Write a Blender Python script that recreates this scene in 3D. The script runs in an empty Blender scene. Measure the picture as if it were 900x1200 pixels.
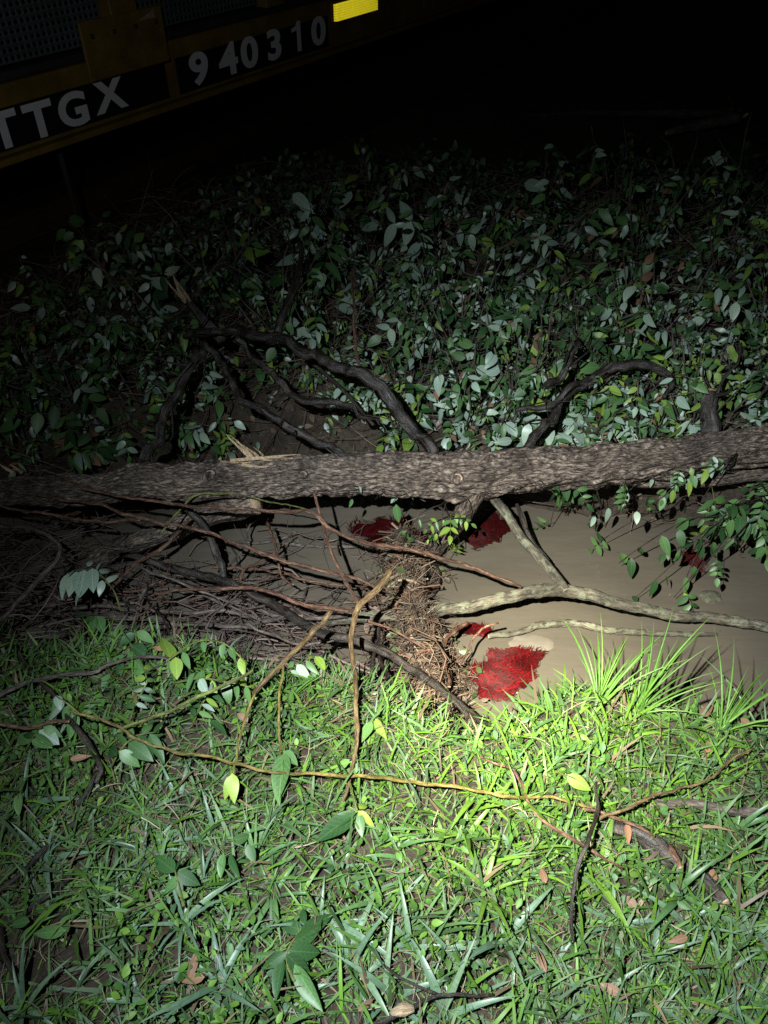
import bpy, math, random
import numpy as np
from mathutils import Vector, Matrix, noise

random.seed(11)
rng = np.random.default_rng(11)
scene = bpy.context.scene
COL = scene.collection
R = math.radians

# ------------------------------------------------------------------ camera
CAM = Vector((0.0, 0.0, 1.70))
PITCH = R(42.0)
cam_data = bpy.data.cameras.new('camera')
cam_data.sensor_fit = 'HORIZONTAL'
cam_data.sensor_width = 36.0
cam_data.lens = 36.0
cam_data.clip_start = 0.02
cam_data.clip_end = 500.0
cam = bpy.data.objects.new('camera', cam_data)
cam.location = CAM
cam.rotation_euler = (math.pi / 2 - PITCH, 0, 0)
COL.objects.link(cam)
scene.camera = cam

# ------------------------------------------------------------------ night sky
world = bpy.data.worlds.new('World')
scene.world = world
world.use_nodes = True
wn = world.node_tree.nodes
wn.clear()
sky = wn.new('ShaderNodeTexSky')
sky.sky_type = 'NISHITA'
sky.sun_disc = False
sky.sun_elevation = R(-4.0)
sky.sun_rotation = R(200)
bgn = wn.new('ShaderNodeBackground')
bgn.inputs['Strength'].default_value = 0.006
wo = wn.new('ShaderNodeOutputWorld')
world.node_tree.links.new(sky.outputs[0], bgn.inputs[0])
world.node_tree.links.new(bgn.outputs[0], wo.inputs[0])

# ------------------------------------------------------------------ torch held beside the phone: reflector spill and its hot spot
TORCH = Vector((-0.36, 0.06, 2.02))
AIM = Vector((0.34, 1.20, 0.0))
td = bpy.data.lights.new('torch', 'SPOT')
td.energy = 2100.0
td.spot_size = R(160)
td.spot_blend = 0.15
td.shadow_soft_size = 0.014
torch = bpy.data.objects.new('torch', td)
torch.location = TORCH
torch.rotation_euler = (AIM - TORCH).to_track_quat('-Z', 'Y').to_euler()
COL.objects.link(torch)
# beam profile of the reflector: intensity and tint against the angle off the axis
td.use_nodes = True
tn, tl_ = td.node_tree.nodes, td.node_tree.links
em = tn['Emission']
geo = tn.new('ShaderNodeNewGeometry')
dotn = tn.new('ShaderNodeVectorMath'); dotn.operation = 'DOT_PRODUCT'
dotn.inputs[1].default_value = (AIM - TORCH).normalized()
tl_.new(geo.outputs['Incoming'], dotn.inputs[0])
ab = tn.new('ShaderNodeMath'); ab.operation = 'ABSOLUTE'; tl_.new(dotn.outputs['Value'], ab.inputs[0])
ac = tn.new('ShaderNodeMath'); ac.operation = 'ARCCOSINE'; tl_.new(ab.outputs[0], ac.inputs[0])
nm = tn.new('ShaderNodeMath'); nm.operation = 'MULTIPLY'; nm.inputs[1].default_value = 1 / R(80); tl_.new(ac.outputs[0], nm.inputs[0])
BEAM = [(0, 1.08, (1, .97, .76)), (5, .90, (1, .97, .79)), (10, .50, (.97, .98, .88)), (15, .32, (.91, .97, .96)), (21, .225, (.86, .96, 1)), (26, .125, (.84, .95, 1)), (31, .047, (.82, .95, 1)), (37, .019, (.84, .95, 1)), (44, .016, (.92, .97, 1)), (54, .016, (.95, .98, 1)), (79, 0.0, (1, 1, 1))]
cr = tn.new('ShaderNodeValToRGB'); cr.color_ramp.interpolation = 'EASE'
els = cr.color_ramp.elements
while len(els) < len(BEAM): els.new(.5)
for e_, (dg, v_, c_) in zip(els, BEAM):
    e_.position = dg / 80; e_.color = (c_[0] * v_, c_[1] * v_, c_[2] * v_, 1)
tl_.new(nm.outputs[0], cr.inputs[0]); tl_.new(cr.outputs[0], em.inputs['Color'])

vs = scene.view_settings
vs.view_transform = 'Standard'
vs.look = 'None'
vs.exposure = 0.0
vs.gamma = 1.0
vs.use_curve_mapping = False
scene.cycles.use_denoising = False
scene.cycles.max_bounces = 5
scene.cycles.diffuse_bounces = 2
scene.cycles.glossy_bounces = 2

# ------------------------------------------------------------------ geometry helpers
CP, SP = math.cos(PITCH), math.sin(PITCH)
def ray(px, py):
    x, y = (px - 450) / 900.0, (600 - py) / 900.0
    return Vector((x, CP + y * SP, -SP + y * CP))
def at(px, py, z):
    """The point at height z seen at this place of the photograph."""
    d = ray(px, py)
    return CAM + d * ((z - CAM.z) / d.z)
def px_of(p):
    v = Vector(p) - CAM
    dep = v.y * CP - v.z * SP
    up = v.y * SP + v.z * CP
    return 450 + 900 * v.x / dep, 600 - 900 * up / dep

WATER = -0.32
_nx = np.array([-4, -1.24, -.6, -.13, .18, .51, .8, 1.14, 4])
_ny = np.array([1.50, 1.47, 1.43, 1.34, 1.14, 1.33, 1.21, 1.16, 1.05])
_fx = np.array([-4, -1.2, 0, .67, 1.42, 4])
_fy = np.array([2.25, 2.28, 2.36, 2.24, 2.0, 1.9])
def sstep(a, b, x):
    t = np.clip((x - a) / (b - a), 0, 1)
    return t * t * (3 - 2 * t)
# the railcar's near side, seen from above: two points of its bottom edge
TA, TB = at(0, 187, 0.50), at(550, 4, 0.50)
TE = (TB - TA).normalized()
TN = Vector((TE.y, -TE.x, 0))
def height(X, Y):
    X = np.asarray(X, float); Y = np.asarray(Y, float)
    ne = np.interp(X, _nx, _ny) + .03 * np.sin(X * 9 + 1) * (np.abs(X) < 6)
    fe = np.interp(X, _fx, _fy) + .04 * np.sin(X * 7)
    near = -0.50 * sstep(ne - .16, ne + .16, Y)
    far = sstep(fe - .12, fe + .32, Y) * .52 + .26 * sstep(fe + .3, fe + 1.4, Y)
    z = near + far
    dist = (X - TA.x) * TN.x + (Y - TA.y) * TN.y           # in front of the car
    z = z - (z + .26) * sstep(.9, -.1, dist) * (Y > fe)
    # silt and debris ridge that bridges the ditch
    cx = .07 + .10 * (1.9 - Y)
    z = np.maximum(z, -.50 + .30 * np.exp(-((X - cx) / .11) ** 2) * sstep(2.35, 1.9, Y) * sstep(1.0, 1.3, Y) + .0 * X)
    # rough ground
    amp = np.where((np.abs(X) < 6) & (Y < 9), 1.0, .3)
    z = z + amp * (.012 * np.sin(X * 13 + 2.1 * np.sin(Y * 9)) * np.cos(Y * 17 + X * 3) + .008 * np.sin(X * 37 + Y * 11) * np.sin(Y * 41 - X * 7))
    return z
def hz(x, y):
    return float(height(x, y))
def on_ground(px, py, off=0.0):
    """The point of the ground (plus an offset) seen at this place of the photograph."""
    d = ray(px, py)
    t = 0.8
    while t < 14:
        p = CAM + d * t
        if p.z < hz(p.x, p.y) + off:
            return p
        t += 0.01
    return CAM + d * t

def rv(a=1.0):
    return Vector((random.uniform(-a, a), random.uniform(-a, a), random.uniform(-a, a)))
def tag(o, label=None, cat=None, group=None, kind=None):
    if label: o['label'] = label
    if cat: o['category'] = cat
    if group: o['group'] = group
    if kind: o['kind'] = kind
    return o
def empty(name, loc):
    o = bpy.data.objects.new(name, None)
    o.location = loc
    o.empty_display_size = .1
    COL.objects.link(o)
    return o
def make_mesh(name, verts, faces, mats, smooth=True, uv=None, col=None, midx=None):
    me = bpy.data.meshes.new(name)
    me.from_pydata([tuple(v) for v in verts] if not isinstance(verts, np.ndarray) else verts.tolist(), [], faces if isinstance(faces, list) else faces.tolist())
    for m in (mats if isinstance(mats, (list, tuple)) else [mats]):
        me.materials.append(m)
    n = len(me.polygons)
    if smooth: me.polygons.foreach_set('use_smooth', np.ones(n, bool))
    if midx is not None: me.polygons.foreach_set('material_index', np.asarray(midx, np.int32))
    if uv is not None or col is not None:
        li = np.empty(len(me.loops), np.int32); me.loops.foreach_get('vertex_index', li)
    if uv is not None:
        l = me.uv_layers.new(name='UVMap')
        l.data.foreach_set('uv', np.asarray(uv, np.float32)[li].ravel())
    if col is not None:
        a = me.color_attributes.new('tint', 'FLOAT_COLOR', 'POINT')
        c = np.ones((len(me.vertices), 4), np.float32); c[:, :3] = col
        a.data.foreach_set('color', c.ravel())
    me.update()
    return me
def link(name, me, parent=None, mat=None):
    o = bpy.data.objects.new(name, me)
    COL.objects.link(o)
    if parent is not None: o.parent = parent
    if mat is not None: o.matrix_basis = mat
    return o

def spline(pts, radii, step):
    P = [Vector(p) for p in pts]
    out, rr = [], []
    for i in range(len(P) - 1):
        p0 = P[i - 1] if i else P[0] * 2 - P[1]
        p3 = P[i + 2] if i + 2 < len(P) else P[-1] * 2 - P[-2]
        n = max(1, int((P[i + 1] - P[i]).length / step))
        for k in range(n):
            t = k / n
            out.append(.5 * ((2 * P[i]) + (P[i + 1] - p0) * t + (2 * p0 - 5 * P[i] + 4 * P[i + 1] - p3) * t * t + (3 * P[i] - p0 - 3 * P[i + 1] + p3) * t ** 3))
            rr.append(radii[i] * (1 - t) + radii[i + 1] * t)
    out.append(P[-1]); rr.append(radii[-1])
    return out, rr
from mathutils import Euler
ROT = np.array(Euler((.65, .85, .45)).to_matrix())
_perm = np.random.default_rng(5).random(65536).astype(np.float64) * 2 - 1
def vnoise(P):
    """Smooth value noise in [-1, 1] at the rows of P."""
    P = np.asarray(P, float)
    I = np.floor(P).astype(np.int64); f = P - I
    f = f * f * f * (f * (f * 6 - 15) + 10)
    def h(dx, dy, dz):
        return _perm[((I[:, 0] + dx) * 73856093 ^ (I[:, 1] + dy) * 19349663 ^ (I[:, 2] + dz) * 83492791) & 65535]
    x0 = h(0, 0, 0) * (1 - f[:, 0]) + h(1, 0, 0) * f[:, 0]; x1 = h(0, 1, 0) * (1 - f[:, 0]) + h(1, 1, 0) * f[:, 0]
    x2 = h(0, 0, 1) * (1 - f[:, 0]) + h(1, 0, 1) * f[:, 0]; x3 = h(0, 1, 1) * (1 - f[:, 0]) + h(1, 1, 1) * f[:, 0]
    y0 = x0 * (1 - f[:, 1]) + x1 * f[:, 1]; y1 = x2 * (1 - f[:, 1]) + x3 * f[:, 1]
    return y0 * (1 - f[:, 2]) + y1 * f[:, 2]
def tube(pts, radii, step=.02, sides=8, rough=.12, wob=.0, freq=60, along=9, cap=True, seed=0, lump=.5):
    """A bark-covered limb. Returns verts, faces, uv, material index (1 = broken end)."""
    C, rr = spline(pts, radii, step)
    C = np.array([tuple(c) for c in C]); rr = np.array(rr); N = len(C)
    so = np.array((seed * 7.3, seed * 3.1, seed * 5.7))
    C0 = C.copy()
    if wob:
        Q = C @ ROT.T
        for fr, am in ((9, 1.0), (31, .35 * min(1, .018 / rr.max()))):
            C = C + np.stack([vnoise(Q * fr + so + 17.0 * k) for k in range(3)], 1) * wob * am * 1.1
    T = np.empty_like(C)
    T[1:-1] = C0[2:] - C0[:-2]; T[0] = C0[1] - C0[0]; T[-1] = C0[-1] - C0[-2]
    T /= np.linalg.norm(T, axis=1)[:, None] + 1e-12
    S = np.concatenate([[0], np.cumsum(np.linalg.norm(C[1:] - C[:-1], axis=1))])
    b = np.cross(T[0], (0, 0, 1.0) if abs(T[0][2]) < .9 else (1.0, 0, 0)); b /= np.linalg.norm(b)
    B = np.empty_like(C)
    for i in range(N):
        b = b - T[i] * (b @ T[i]); b /= np.linalg.norm(b); B[i] = b
    NN = np.cross(B, T)
    a = 2 * math.pi * np.arange(sides) / sides - math.pi / 2
    ca, sa = np.tile(np.cos(a), N), np.tile(np.sin(a), N)
    r = np.repeat(rr, sides); ss = np.repeat(S, sides)
    if rough:
        one = np.ones_like(ss)
        qz = ss * along + 1.5 * vnoise(np.stack([ca * 2.2, sa * 2.2, ss * 7], 1) @ ROT.T + so)
        q = np.stack([ca * r * freq, sa * r * freq, qz], 1) @ ROT.T + so
        ridge = np.abs(vnoise(q)) * 1.3 + np.abs(vnoise(q * 2.3 + 5)) * .7 - .45
        r = r * (1 + rough * (ridge + lump * vnoise(np.stack([ca * 1.3, sa * 1.3, ss * 4], 1) @ ROT.T + so)))
    V = np.repeat(C, sides, 0) + np.repeat(B, sides, 0) * (ca * r)[:, None] + np.repeat(NN, sides, 0) * (sa * r)[:, None]
    V = [Vector(v) for v in V.tolist()]
    U = list(zip((np.tile(np.arange(sides), N) / sides * 2 * math.pi * max(radii)).tolist(), ss.tolist()))
    F, M = [], []
    for i in range(N - 1):
        for k in range(sides):
            k2 = (k + 1) % sides
            F.append((i * sides + k, i * sides + k2, (i + 1) * sides + k2, (i + 1) * sides + k)); M.append(0)
    if cap:
        for e, idx in ((0, 0), (N - 1, (N - 1) * sides)):
            V.append(Vector(C[e] + T[e] * (-1 if e == 0 else 1) * rr[e] * .3)); U.append((0, S[-1]))
            for k in range(sides):
                k2 = (k + 1) % sides
                F.append((idx + k2, idx + k, len(V) - 1) if e == 0 else (idx + k, idx + k2, len(V) - 1)); M.append(1)
    return V, F, U, M
def tube_obj(name, pts, radii, mats, parent=None, base=None, **kw):
    if not isinstance(radii, (list, tuple)): radii = [radii] * len(pts)
    if len(radii) == 2 and len(pts) > 2:
        radii = [radii[0] + (radii[1] - radii[0]) * i / (len(pts) - 1) for i in range(len(pts))]
    V, F, U, M = tube(pts, radii, **kw)
    o0 = Vector(base) if base is not None else Vector((0, 0, 0))
    V = [v - o0 for v in V]
    if not isinstance(mats, (list, tuple)): mats = [mats, mats]
    me = make_mesh(name, V, F, list(mats), uv=U, midx=M)
    o = link(name, me, parent)
    if parent is None: o.location = o0
    return o

# ------------------------------------------------------------------ materials
def mat(name):
    m = bpy.data.materials.new(name); m.use_nodes = True
    nt = m.node_tree
    return m, nt, nt.nodes['Principled BSDF'], nt.links
def ramp(nt, stops):
    r = nt.nodes.new('ShaderNodeValToRGB')
    e = r.color_ramp.elements
    while len(e) < len(stops): e.new(.5)
    for el, (p, c) in zip(e, stops):
        el.position = p; el.color = (*c, 1)
    return r
def noise_node(nt, scale, detail=4, rough=.6):
    n = nt.nodes.new('ShaderNodeTexNoise')
    n.inputs['Scale'].default_value = scale; n.inputs['Detail'].default_value = detail; n.inputs['Roughness'].default_value = rough
    return n
def bump(nt, bs, src, strength, dist):
    b = nt.nodes.new('ShaderNodeBump')
    b.inputs['Strength'].default_value = strength; b.inputs['Distance'].default_value = dist
    nt.links.new(src, b.inputs['Height']); nt.links.new(b.outputs[0], bs.inputs['Normal'])
    return b
def bark(name, dark, mid, light, rough=.75, sc=(70, 14), lichen=None):
    m, nt, bs, L = mat(name)
    tc = nt.nodes.new('ShaderNodeTexCoord'); mp = nt.nodes.new('ShaderNodeMapping')
    mp.inputs['Scale'].default_value = (sc[0], sc[1], 1)
    mp.inputs['Rotation'].default_value = (.62, .83, .47)      # keeps the noise grid off the grain
    L.new(tc.outputs['UV'], mp.inputs[0])
    n = noise_node(nt, 1, 7, .68); n.inputs['Distortion'].default_value = .5; L.new(mp.outputs[0], n.inputs[0])
    r = ramp(nt, [(.38, dark), (.50, mid), (.64, light)])
    L.new(n.outputs[0], r.inputs[0])
    col = r.outputs[0]
    if lichen:
        n2 = noise_node(nt, 26, 5, .7); L.new(tc.outputs['Object'], n2.inputs[0])
        r2 = ramp(nt, [(.50, (0, 0, 0)), (.60, (1, 1, 1))]); L.new(n2.outputs[0], r2.inputs[0])
        mx = nt.nodes.new('ShaderNodeMix'); mx.data_type = 'RGBA'
        L.new(r2.outputs[0], mx.inputs[0]); L.new(col, mx.inputs[6]); mx.inputs[7].default_value = (*lichen, 1)
        col = mx.outputs[2]
    ns = noise_node(nt, 6, 5, .65); L.new(tc.outputs['Object'], ns.inputs[0])
    rs_ = ramp(nt, [(.36, (.42, .40, .40)), (.58, (1.05, 1.02, 1.0))]); L.new(ns.outputs[0], rs_.inputs[0])
    ms = nt.nodes.new('ShaderNodeMix'); ms.data_type = 'RGBA'; ms.blend_type = 'MULTIPLY'; ms.inputs[0].default_value = 1
    L.new(col, ms.inputs[6]); L.new(rs_.outputs[0], ms.inputs[7]); col = ms.outputs[2]
    L.new(col, bs.inputs['Base Color'])
    bs.inputs['Roughness'].default_value = rough
    bump(nt, bs, n.outputs[0], 1.0, .010)
    return m
def plain(name, c, rough=.6, var=.25, scale=30, metallic=0, spec=.5):
    m, nt, bs, L = mat(name)
    n = noise_node(nt, scale, 5, .65)
    tc = nt.nodes.new('ShaderNodeTexCoord'); L.new(tc.outputs['Object'], n.inputs[0])
    r = ramp(nt, [(.3, tuple(x * (1 - var) for x in c)), (.7, tuple(min(1, x * (1 + var)) for x in c))])
    L.new(n.outputs[0], r.inputs[0]); L.new(r.outputs[0], bs.inputs['Base Color'])
    bs.inputs['Roughness'].default_value = rough; bs.inputs['Metallic'].default_value = metallic
    bs.inputs['Specular IOR Level'].default_value = spec
    bump(nt, bs, n.outputs[0], .3, .002)
    return m
def leafmat(name, c, rough=.42, hue=.25):
    """Leaf skin: each leaf a shade of its own, fine side veins."""
    m, nt, bs, L = mat(name)
    oi = nt.nodes.new('ShaderNodeObjectInfo')
    tc = nt.nodes.new('ShaderNodeTexCoord')
    sep = nt.nodes.new('ShaderNodeSeparateXYZ'); L.new(tc.outputs['UV'], sep.inputs[0])
    def M(op, a, b=None):
        k = nt.nodes.new('ShaderNodeMath'); k.operation = op
        for i, x in enumerate((a, b)):
            if x is None: continue
            if isinstance(x, (int, float)): k.inputs[i].default_value = x
            else: L.new(x, k.inputs[i])
        return k.outputs[0]
    au = M('ABSOLUTE', M('SUBTRACT', sep.outputs[0], .5))
    side = M('SINE', M('MULTIPLY', M('SUBTRACT', sep.outputs[1], M('MULTIPLY', au, .55)), 46.0))
    vein = M('GREATER_THAN', side, .86)
    mid = M('LESS_THAN', au, .022)
    v = M('MAXIMUM', M('MULTIPLY', vein, .45), mid)
    r = ramp(nt, [(0, tuple(x * (1 - hue) for x in c)), (.55, c), (1, (c[0] * (1 + hue * 1.6), c[1] * (1 + hue), c[2] * (1 + hue * .6)))])
    L.new(oi.outputs['Random'], r.inputs[0])
    n = noise_node(nt, 22, 4, .6); L.new(tc.outputs['Object'], n.inputs[0])
    mx = nt.nodes.new('ShaderNodeMix'); mx.data_type = 'RGBA'; mx.blend_type = 'MULTIPLY'
    r3 = ramp(nt, [(.3, (.72, .72, .72)), (.65, (1.1, 1.1, 1.1))]); L.new(n.outputs[0], r3.inputs[0])
    mx.inputs[0].default_value = 1; L.new(r.outputs[0], mx.inputs[6]); L.new(r3.outputs[0], mx.inputs[7])
    m2 = nt.nodes.new('ShaderNodeMix'); m2.data_type = 'RGBA'
    L.new(M('MULTIPLY', v, .35), m2.inputs[0]); L.new(mx.outputs[2], m2.inputs[6])
    m2.inputs[7].default_value = (min(1, c[0] * 2.2 + .04), min(1, c[1] * 1.8 + .04), min(1, c[2] * 1.8 + .02), 1)
    L.new(m2.outputs[2], bs.inputs['Base Color'])
    bs.inputs['Roughness'].default_value = rough
    bs.inputs['Specular IOR Level'].default_value = .34
    bump(nt, bs, v, -.35, .002)
    return m
def tintmat(name, rough=.45, spec=.45):
    m, nt, bs, L = mat(name)
    a = nt.nodes.new('ShaderNodeVertexColor'); a.layer_name = 'tint'
    L.new(a.outputs[0], bs.inputs['Base Color'])
    bs.inputs['Roughness'].default_value = rough; bs.inputs['Specular IOR Level'].default_value = spec
    return m

M_TRUNK = bark('trunk_bark', (.014, .010, .008), (.115, .086, .068), (.38, .31, .25), .55, (170, 44))
M_DARK = bark('dark_wet_bark', (.010, .008, .007), (.032, .025, .021), (.085, .068, .058), .42, (70, 14))
M_RED = bark('red_brown_twig_bark', (.055, .026, .017), (.14, .068, .042), (.32, .20, .14), .5, (160, 30))
M_YEL = bark('yellow_stem_skin', (.11, .085, .022), (.22, .175, .045), (.36, .30, .10), .45, (160, 30))
M_OCH = bark('ochre_stem_bark', (.08, .05, .022), (.19, .125, .055), (.34, .25, .14), .5, (160, 26))
M_GREEN = bark('green_stem_skin', (.08, .11, .02), (.17, .21, .05), (.28, .31, .10), .45, (160, 30))
M_LICH = bark('lichened_bark', (.04, .036, .026), (.115, .104, .076), (.23, .212, .16), .8, (90, 22), lichen=(.20, .215, .15))
M_GREY = bark('grey_brown_twig_bark', (.05, .040, .034), (.13, .105, .09), (.26, .22, .19), .6, (140, 26))
M_WOOD = bark('torn_pale_wood', (.42, .26, .14), (.68, .50, .32), (.85, .72, .55), .6, (260, 20))
M_LEAF = {
    'pale': leafmat('pale_blue_green_leaf', (.245, .345, .275), .36),
    'mid': leafmat('mid_green_leaf', (.066, .150, .048), .44),
    'dark': leafmat('dark_green_leaf', (.022, .066, .020), .48),
    'lime': leafmat('lime_green_leaf', (.150, .245, .040), .46),
    'brown': leafmat('dead_brown_leaf', (.17, .095, .058), .6),
}

# ------------------------------------------------------------------ ground, one sheet from here to the horizon
def axis(lo, hi, d, far, side=(True, True)):
    c = list(np.arange(lo, hi + d / 2, d))
    g, a, b = d, c[0], c[-1]
    pre, post = [], []
    while a > -far:
        g *= 1.35; a -= g; pre.append(a)
    g = d
    while b < far:
        g *= 1.35; b += g; post.append(b)
    return np.array(pre[::-1] + c + post)
gx, gy = axis(-2.6, 3.0, .028, 160), axis(.0, 4.6, .028, 160)
GX, GY = np.meshgrid(gx, gy)
GZ = height(GX, GY)
nv = np.stack([GX.ravel(), GY.ravel(), GZ.ravel()], 1)
w = len(gx)
ii, jj = np.meshgrid(np.arange(len(gy) - 1), np.arange(w - 1), indexing='ij')
q = (ii * w + jj).ravel()
gf = np.stack([q, q + 1, q + w + 1, q + w], 1)
m_soil, nt, bs, L = mat('wet_dark_soil')
tc = nt.nodes.new('ShaderNodeTexCoord')
n1 = noise_node(nt, 9, 8, .7); L.new(tc.outputs['Object'], n1.inputs[0])
n2 = noise_node(nt, 70, 6, .75); L.new(tc.outputs['Object'], n2.inputs[0])
r1 = ramp(nt, [(.3, (.020, .014, .010)), (.5, (.055, .040, .028)), (.72, (.115, .090, .066))])
mxx = nt.nodes.new('ShaderNodeMath'); mxx.operation = 'ADD'
hf = nt.nodes.new('ShaderNodeMath'); hf.operation = 'MULTIPLY_ADD'; hf.inputs[1].default_value = .55; hf.inputs[2].default_value = -.27
L.new(n2.outputs[0], hf.inputs[0]); L.new(n1.outputs[0], mxx.inputs[0]); L.new(hf.outputs[0], mxx.inputs[1])
L.new(mxx.outputs[0], r1.inputs[0]); L.new(r1.outputs[0], bs.inputs['Base Color'])
bs.inputs['Roughness'].default_value = .6
bump(nt, bs, n2.outputs[0], .9, .02)
ground = link('ground', make_mesh('ground', nv, gf, m_soil))
tag(ground, kind='structure')

# ------------------------------------------------------------------ muddy water in the ditch
m_water, nt, bs, L = mat('muddy_water')
tc = nt.nodes.new('ShaderNodeTexCoord')
mp = nt.nodes.new('ShaderNodeMapping'); mp.inputs['Scale'].default_value = (2.2, 6.5, 1); mp.inputs['Rotation'].default_value = (0, 0, R(-8))
L.new(tc.outputs['Object'], mp.inputs[0])
n1 = noise_node(nt, 1.6, 3, .5); L.new(mp.outputs[0], n1.inputs[0])
r1 = ramp(nt, [(.3, (.094, .081, .063)), (.7, (.110, .095, .075))])
L.new(n1.outputs[0], r1.inputs[0]); L.new(r1.outputs[0], bs.inputs['Base Color'])
bs.inputs['Roughness'].default_value = .025; bs.inputs['IOR'].default_value = 1.36
n2 = noise_node(nt, 5.5, 3, .5); L.new(mp.outputs[0], n2.inputs[0])
bump(nt, bs, n2.outputs[0], .14, .02)
wx, wy = np.linspace(-30, 30, 121), np.linspace(.9, 2.9, 25)
WX, WY = np.meshgrid(wx, wy)
wv = np.stack([WX.ravel(), WY.ravel(), np.full(WX.size, WATER)], 1)
w = len(wx)
ii, jj = np.meshgrid(np.arange(len(wy) - 1), np.arange(w - 1), indexing='ij')
q = (ii * w + jj).ravel()
water = link('creek_water', make_mesh('creek_water', wv, np.stack([q, q + 1, q + w + 1, q + w], 1), m_water))
tag(water, kind='structure')

# ------------------------------------------------------------------ the railcar standing on the track behind
def on_car(px, py):
    d = ray(px, py)
    t = (TA - CAM).dot(TN) / d.dot(TN)
    p = CAM + d * t - TA
    return p.dot(TE), p.z
m_yel = plain('weathered_yellow_paint', (.22, .14, .026), .55, .35, 6)
m_blk = plain('black_stencil_paint', (.010, .010, .011), .5, .3, 8)
m_wht = plain('white_stencil_paint', (.90, .90, .92), .45, .08, 12)
m_pan = plain('dull_green_galvanised_panel', (.075, .10, .10), .5, .3, 5)
m_und = plain('sooty_underframe', (.035, .036, .038), .7, .4, 4)
m_ref = plain('yellow_retroreflective_tape', (1.0, .78, .02), .30, .06, 40, metallic=1)
m_rail = plain('rusty_rail_steel', (.10, .06, .04), .5, .4, 12, metallic=.4)
car = empty('railcar', TA)
car.rotation_euler = (0, 0, math.atan2(TE.y, TE.x))
tag(car, 'long railcar with brown-yellow side sill stencilled TTGX 940310 in white', 'railcar')
def box(name, s0, s1, h0, h1, d0, d1, m, parent=car, bev=.004):
    """d = distance out of the side plane towards the camera (negative y of the car)."""
    x0, x1, y0, y1, z0, z1 = s0, s1, -d1, -d0, h0, h1
    b = min(bev, (x1 - x0) / 4, (y1 - y0) / 4, (z1 - z0) / 4)
    V, idx = [], {}
    for i, x in enumerate((x0, x1)):
        for j, y in enumerate((y0, y1)):
            for k, z in enumerate((z0, z1)):
                sx, sy, sz = (b if i == 0 else -b), (b if j == 0 else -b), (b if k == 0 else -b)
                for a, pnt in enumerate(((x, y + sy, z + sz), (x + sx, y, z + sz), (x + sx, y + sy, z))):
                    idx[(i, j, k, a)] = len(V); V.append(pnt)
    F = []
    for i in (0, 1): F.append([idx[(i, j, k, 0)] for j, k in ((0, 0), (0, 1), (1, 1), (1, 0))])
    for j in (0, 1): F.append([idx[(i, j, k, 1)] for i, k in ((0, 0), (1, 0), (1, 1), (0, 1))])
    for k in (0, 1): F.append([idx[(i, j, k, 2)] for i, j in ((0, 0), (0, 1), (1, 1), (1, 0))])
    for j in (0, 1):
        for k in (0, 1): F.append([idx[(0, j, k, 1)], idx[(1, j, k, 1)], idx[(1, j, k, 2)], idx[(0, j, k, 2)]])
    for i in (0, 1):
        for k in (0, 1): F.append([idx[(i, 0, k, 0)], idx[(i, 1, k, 0)], idx[(i, 1, k, 2)], idx[(i, 0, k, 2)]])
        for j in (0, 1): F.append([idx[(i, j, 0, 0)], idx[(i, j, 1, 0)], idx[(i, j, 1, 1)], idx[(i, j, 0, 1)]])
        for j in (0, 1):
            for k in (0, 1): F.append([idx[(i, j, k, 0)], idx[(i, j, k, 1)], idx[(i, j, k, 2)]])
    me = make_mesh(name, V, F, m, smooth=False)
    import bmesh
    bm = bmesh.new(); bm.from_mesh(me); bmesh.ops.recalc_face_normals(bm, faces=bm.faces); bm.to_mesh(me); bm.free()
    return link(name, me, parent)
S0, S1 = -3.2, 12.5
box('side_sill', S0, S1, .005, .295, -.10, 0, m_yel)
box('bottom_flange', S0 + .01, S1 - .01, -.030, .0, -.12, .03, m_yel)
s_a, _ = on_car(196, 100); s_b, _ = on_car(384, 40); s_c, _ = on_car(208, 95)
plate_a = box('stencil_plate', S0 + .6, s_a, .028, .205, .001, .006, m_blk)
plate_b = box('stencil_plate', s_c, s_b, .026, .208, .001, .007, m_blk)
box('upper_rail', S0, S1, .30, .335, -.10, -.02, m_und)
# perforated side sheets between posts
def perforated(wd, hg, pitch):
    V, F = [], []
    nx, nz = int(wd / pitch), int(hg / pitch)
    for a in range(nx):
        for c in range(nz):
            x, z = (a + .5) * pitch - wd / 2, (c + .5) * pitch
            o = len(V)
            for k in range(8):
                t = k * math.pi / 4
                f = 1 / max(abs(math.cos(t)), abs(math.sin(t)))
                V.append((x + math.cos(t) * f * pitch / 2, 0, z + math.sin(t) * f * pitch / 2))
            for k in range(8):
                t = k * math.pi / 4
                V.append((x + math.cos(t) * pitch * .27, .004, z + math.sin(t) * pitch * .27))
            for k in range(8):
                k2 = (k + 1) % 8
                F.append((o + k, o + k2, o + 8 + k2, o + 8 + k))
    return make_mesh('side_sheet', V, F, m_pan, smooth=False)
psheet = perforated(1.02, 1.5, .034)
s_p, _ = on_car(150, 60)
npost = 0
for k in range(-2, 10):
    s = s_p + k * 1.24
    box('post', s - .09, s + .09, .34, 3.0, -.06, .03, m_yel)
    if k < 9:
        for lv in range(2):
            link('side_sheet', psheet, car, Matrix.Translation((s + .62, .03, .36 + lv * 1.55)))
s_l, h_l = on_car(98, 88); s_r, h_r = on_car(190, 62)
g = box('gusset_plate', s_l, s_r, .215, .475, .032, .050, m_yel)
box('gusset_lip', s_l + .01, s_r - .01, .222, .245, .051, .062, m_yel, g)
for k in range(4):
    box('bolt', s_l + .05 + k * (s_r - s_l - .12) / 3, s_l + .07 + k * (s_r - s_l - .12) / 3, .40, .42, .051, .060, m_und, g)
box('backing_wall', S0, S1, .34, 3.1, -.30, -.26, m_und)
box('roof_plate', S0 - .02, S1 + .02, 3.0, 3.2, -3.0, .05, m_yel)
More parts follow.
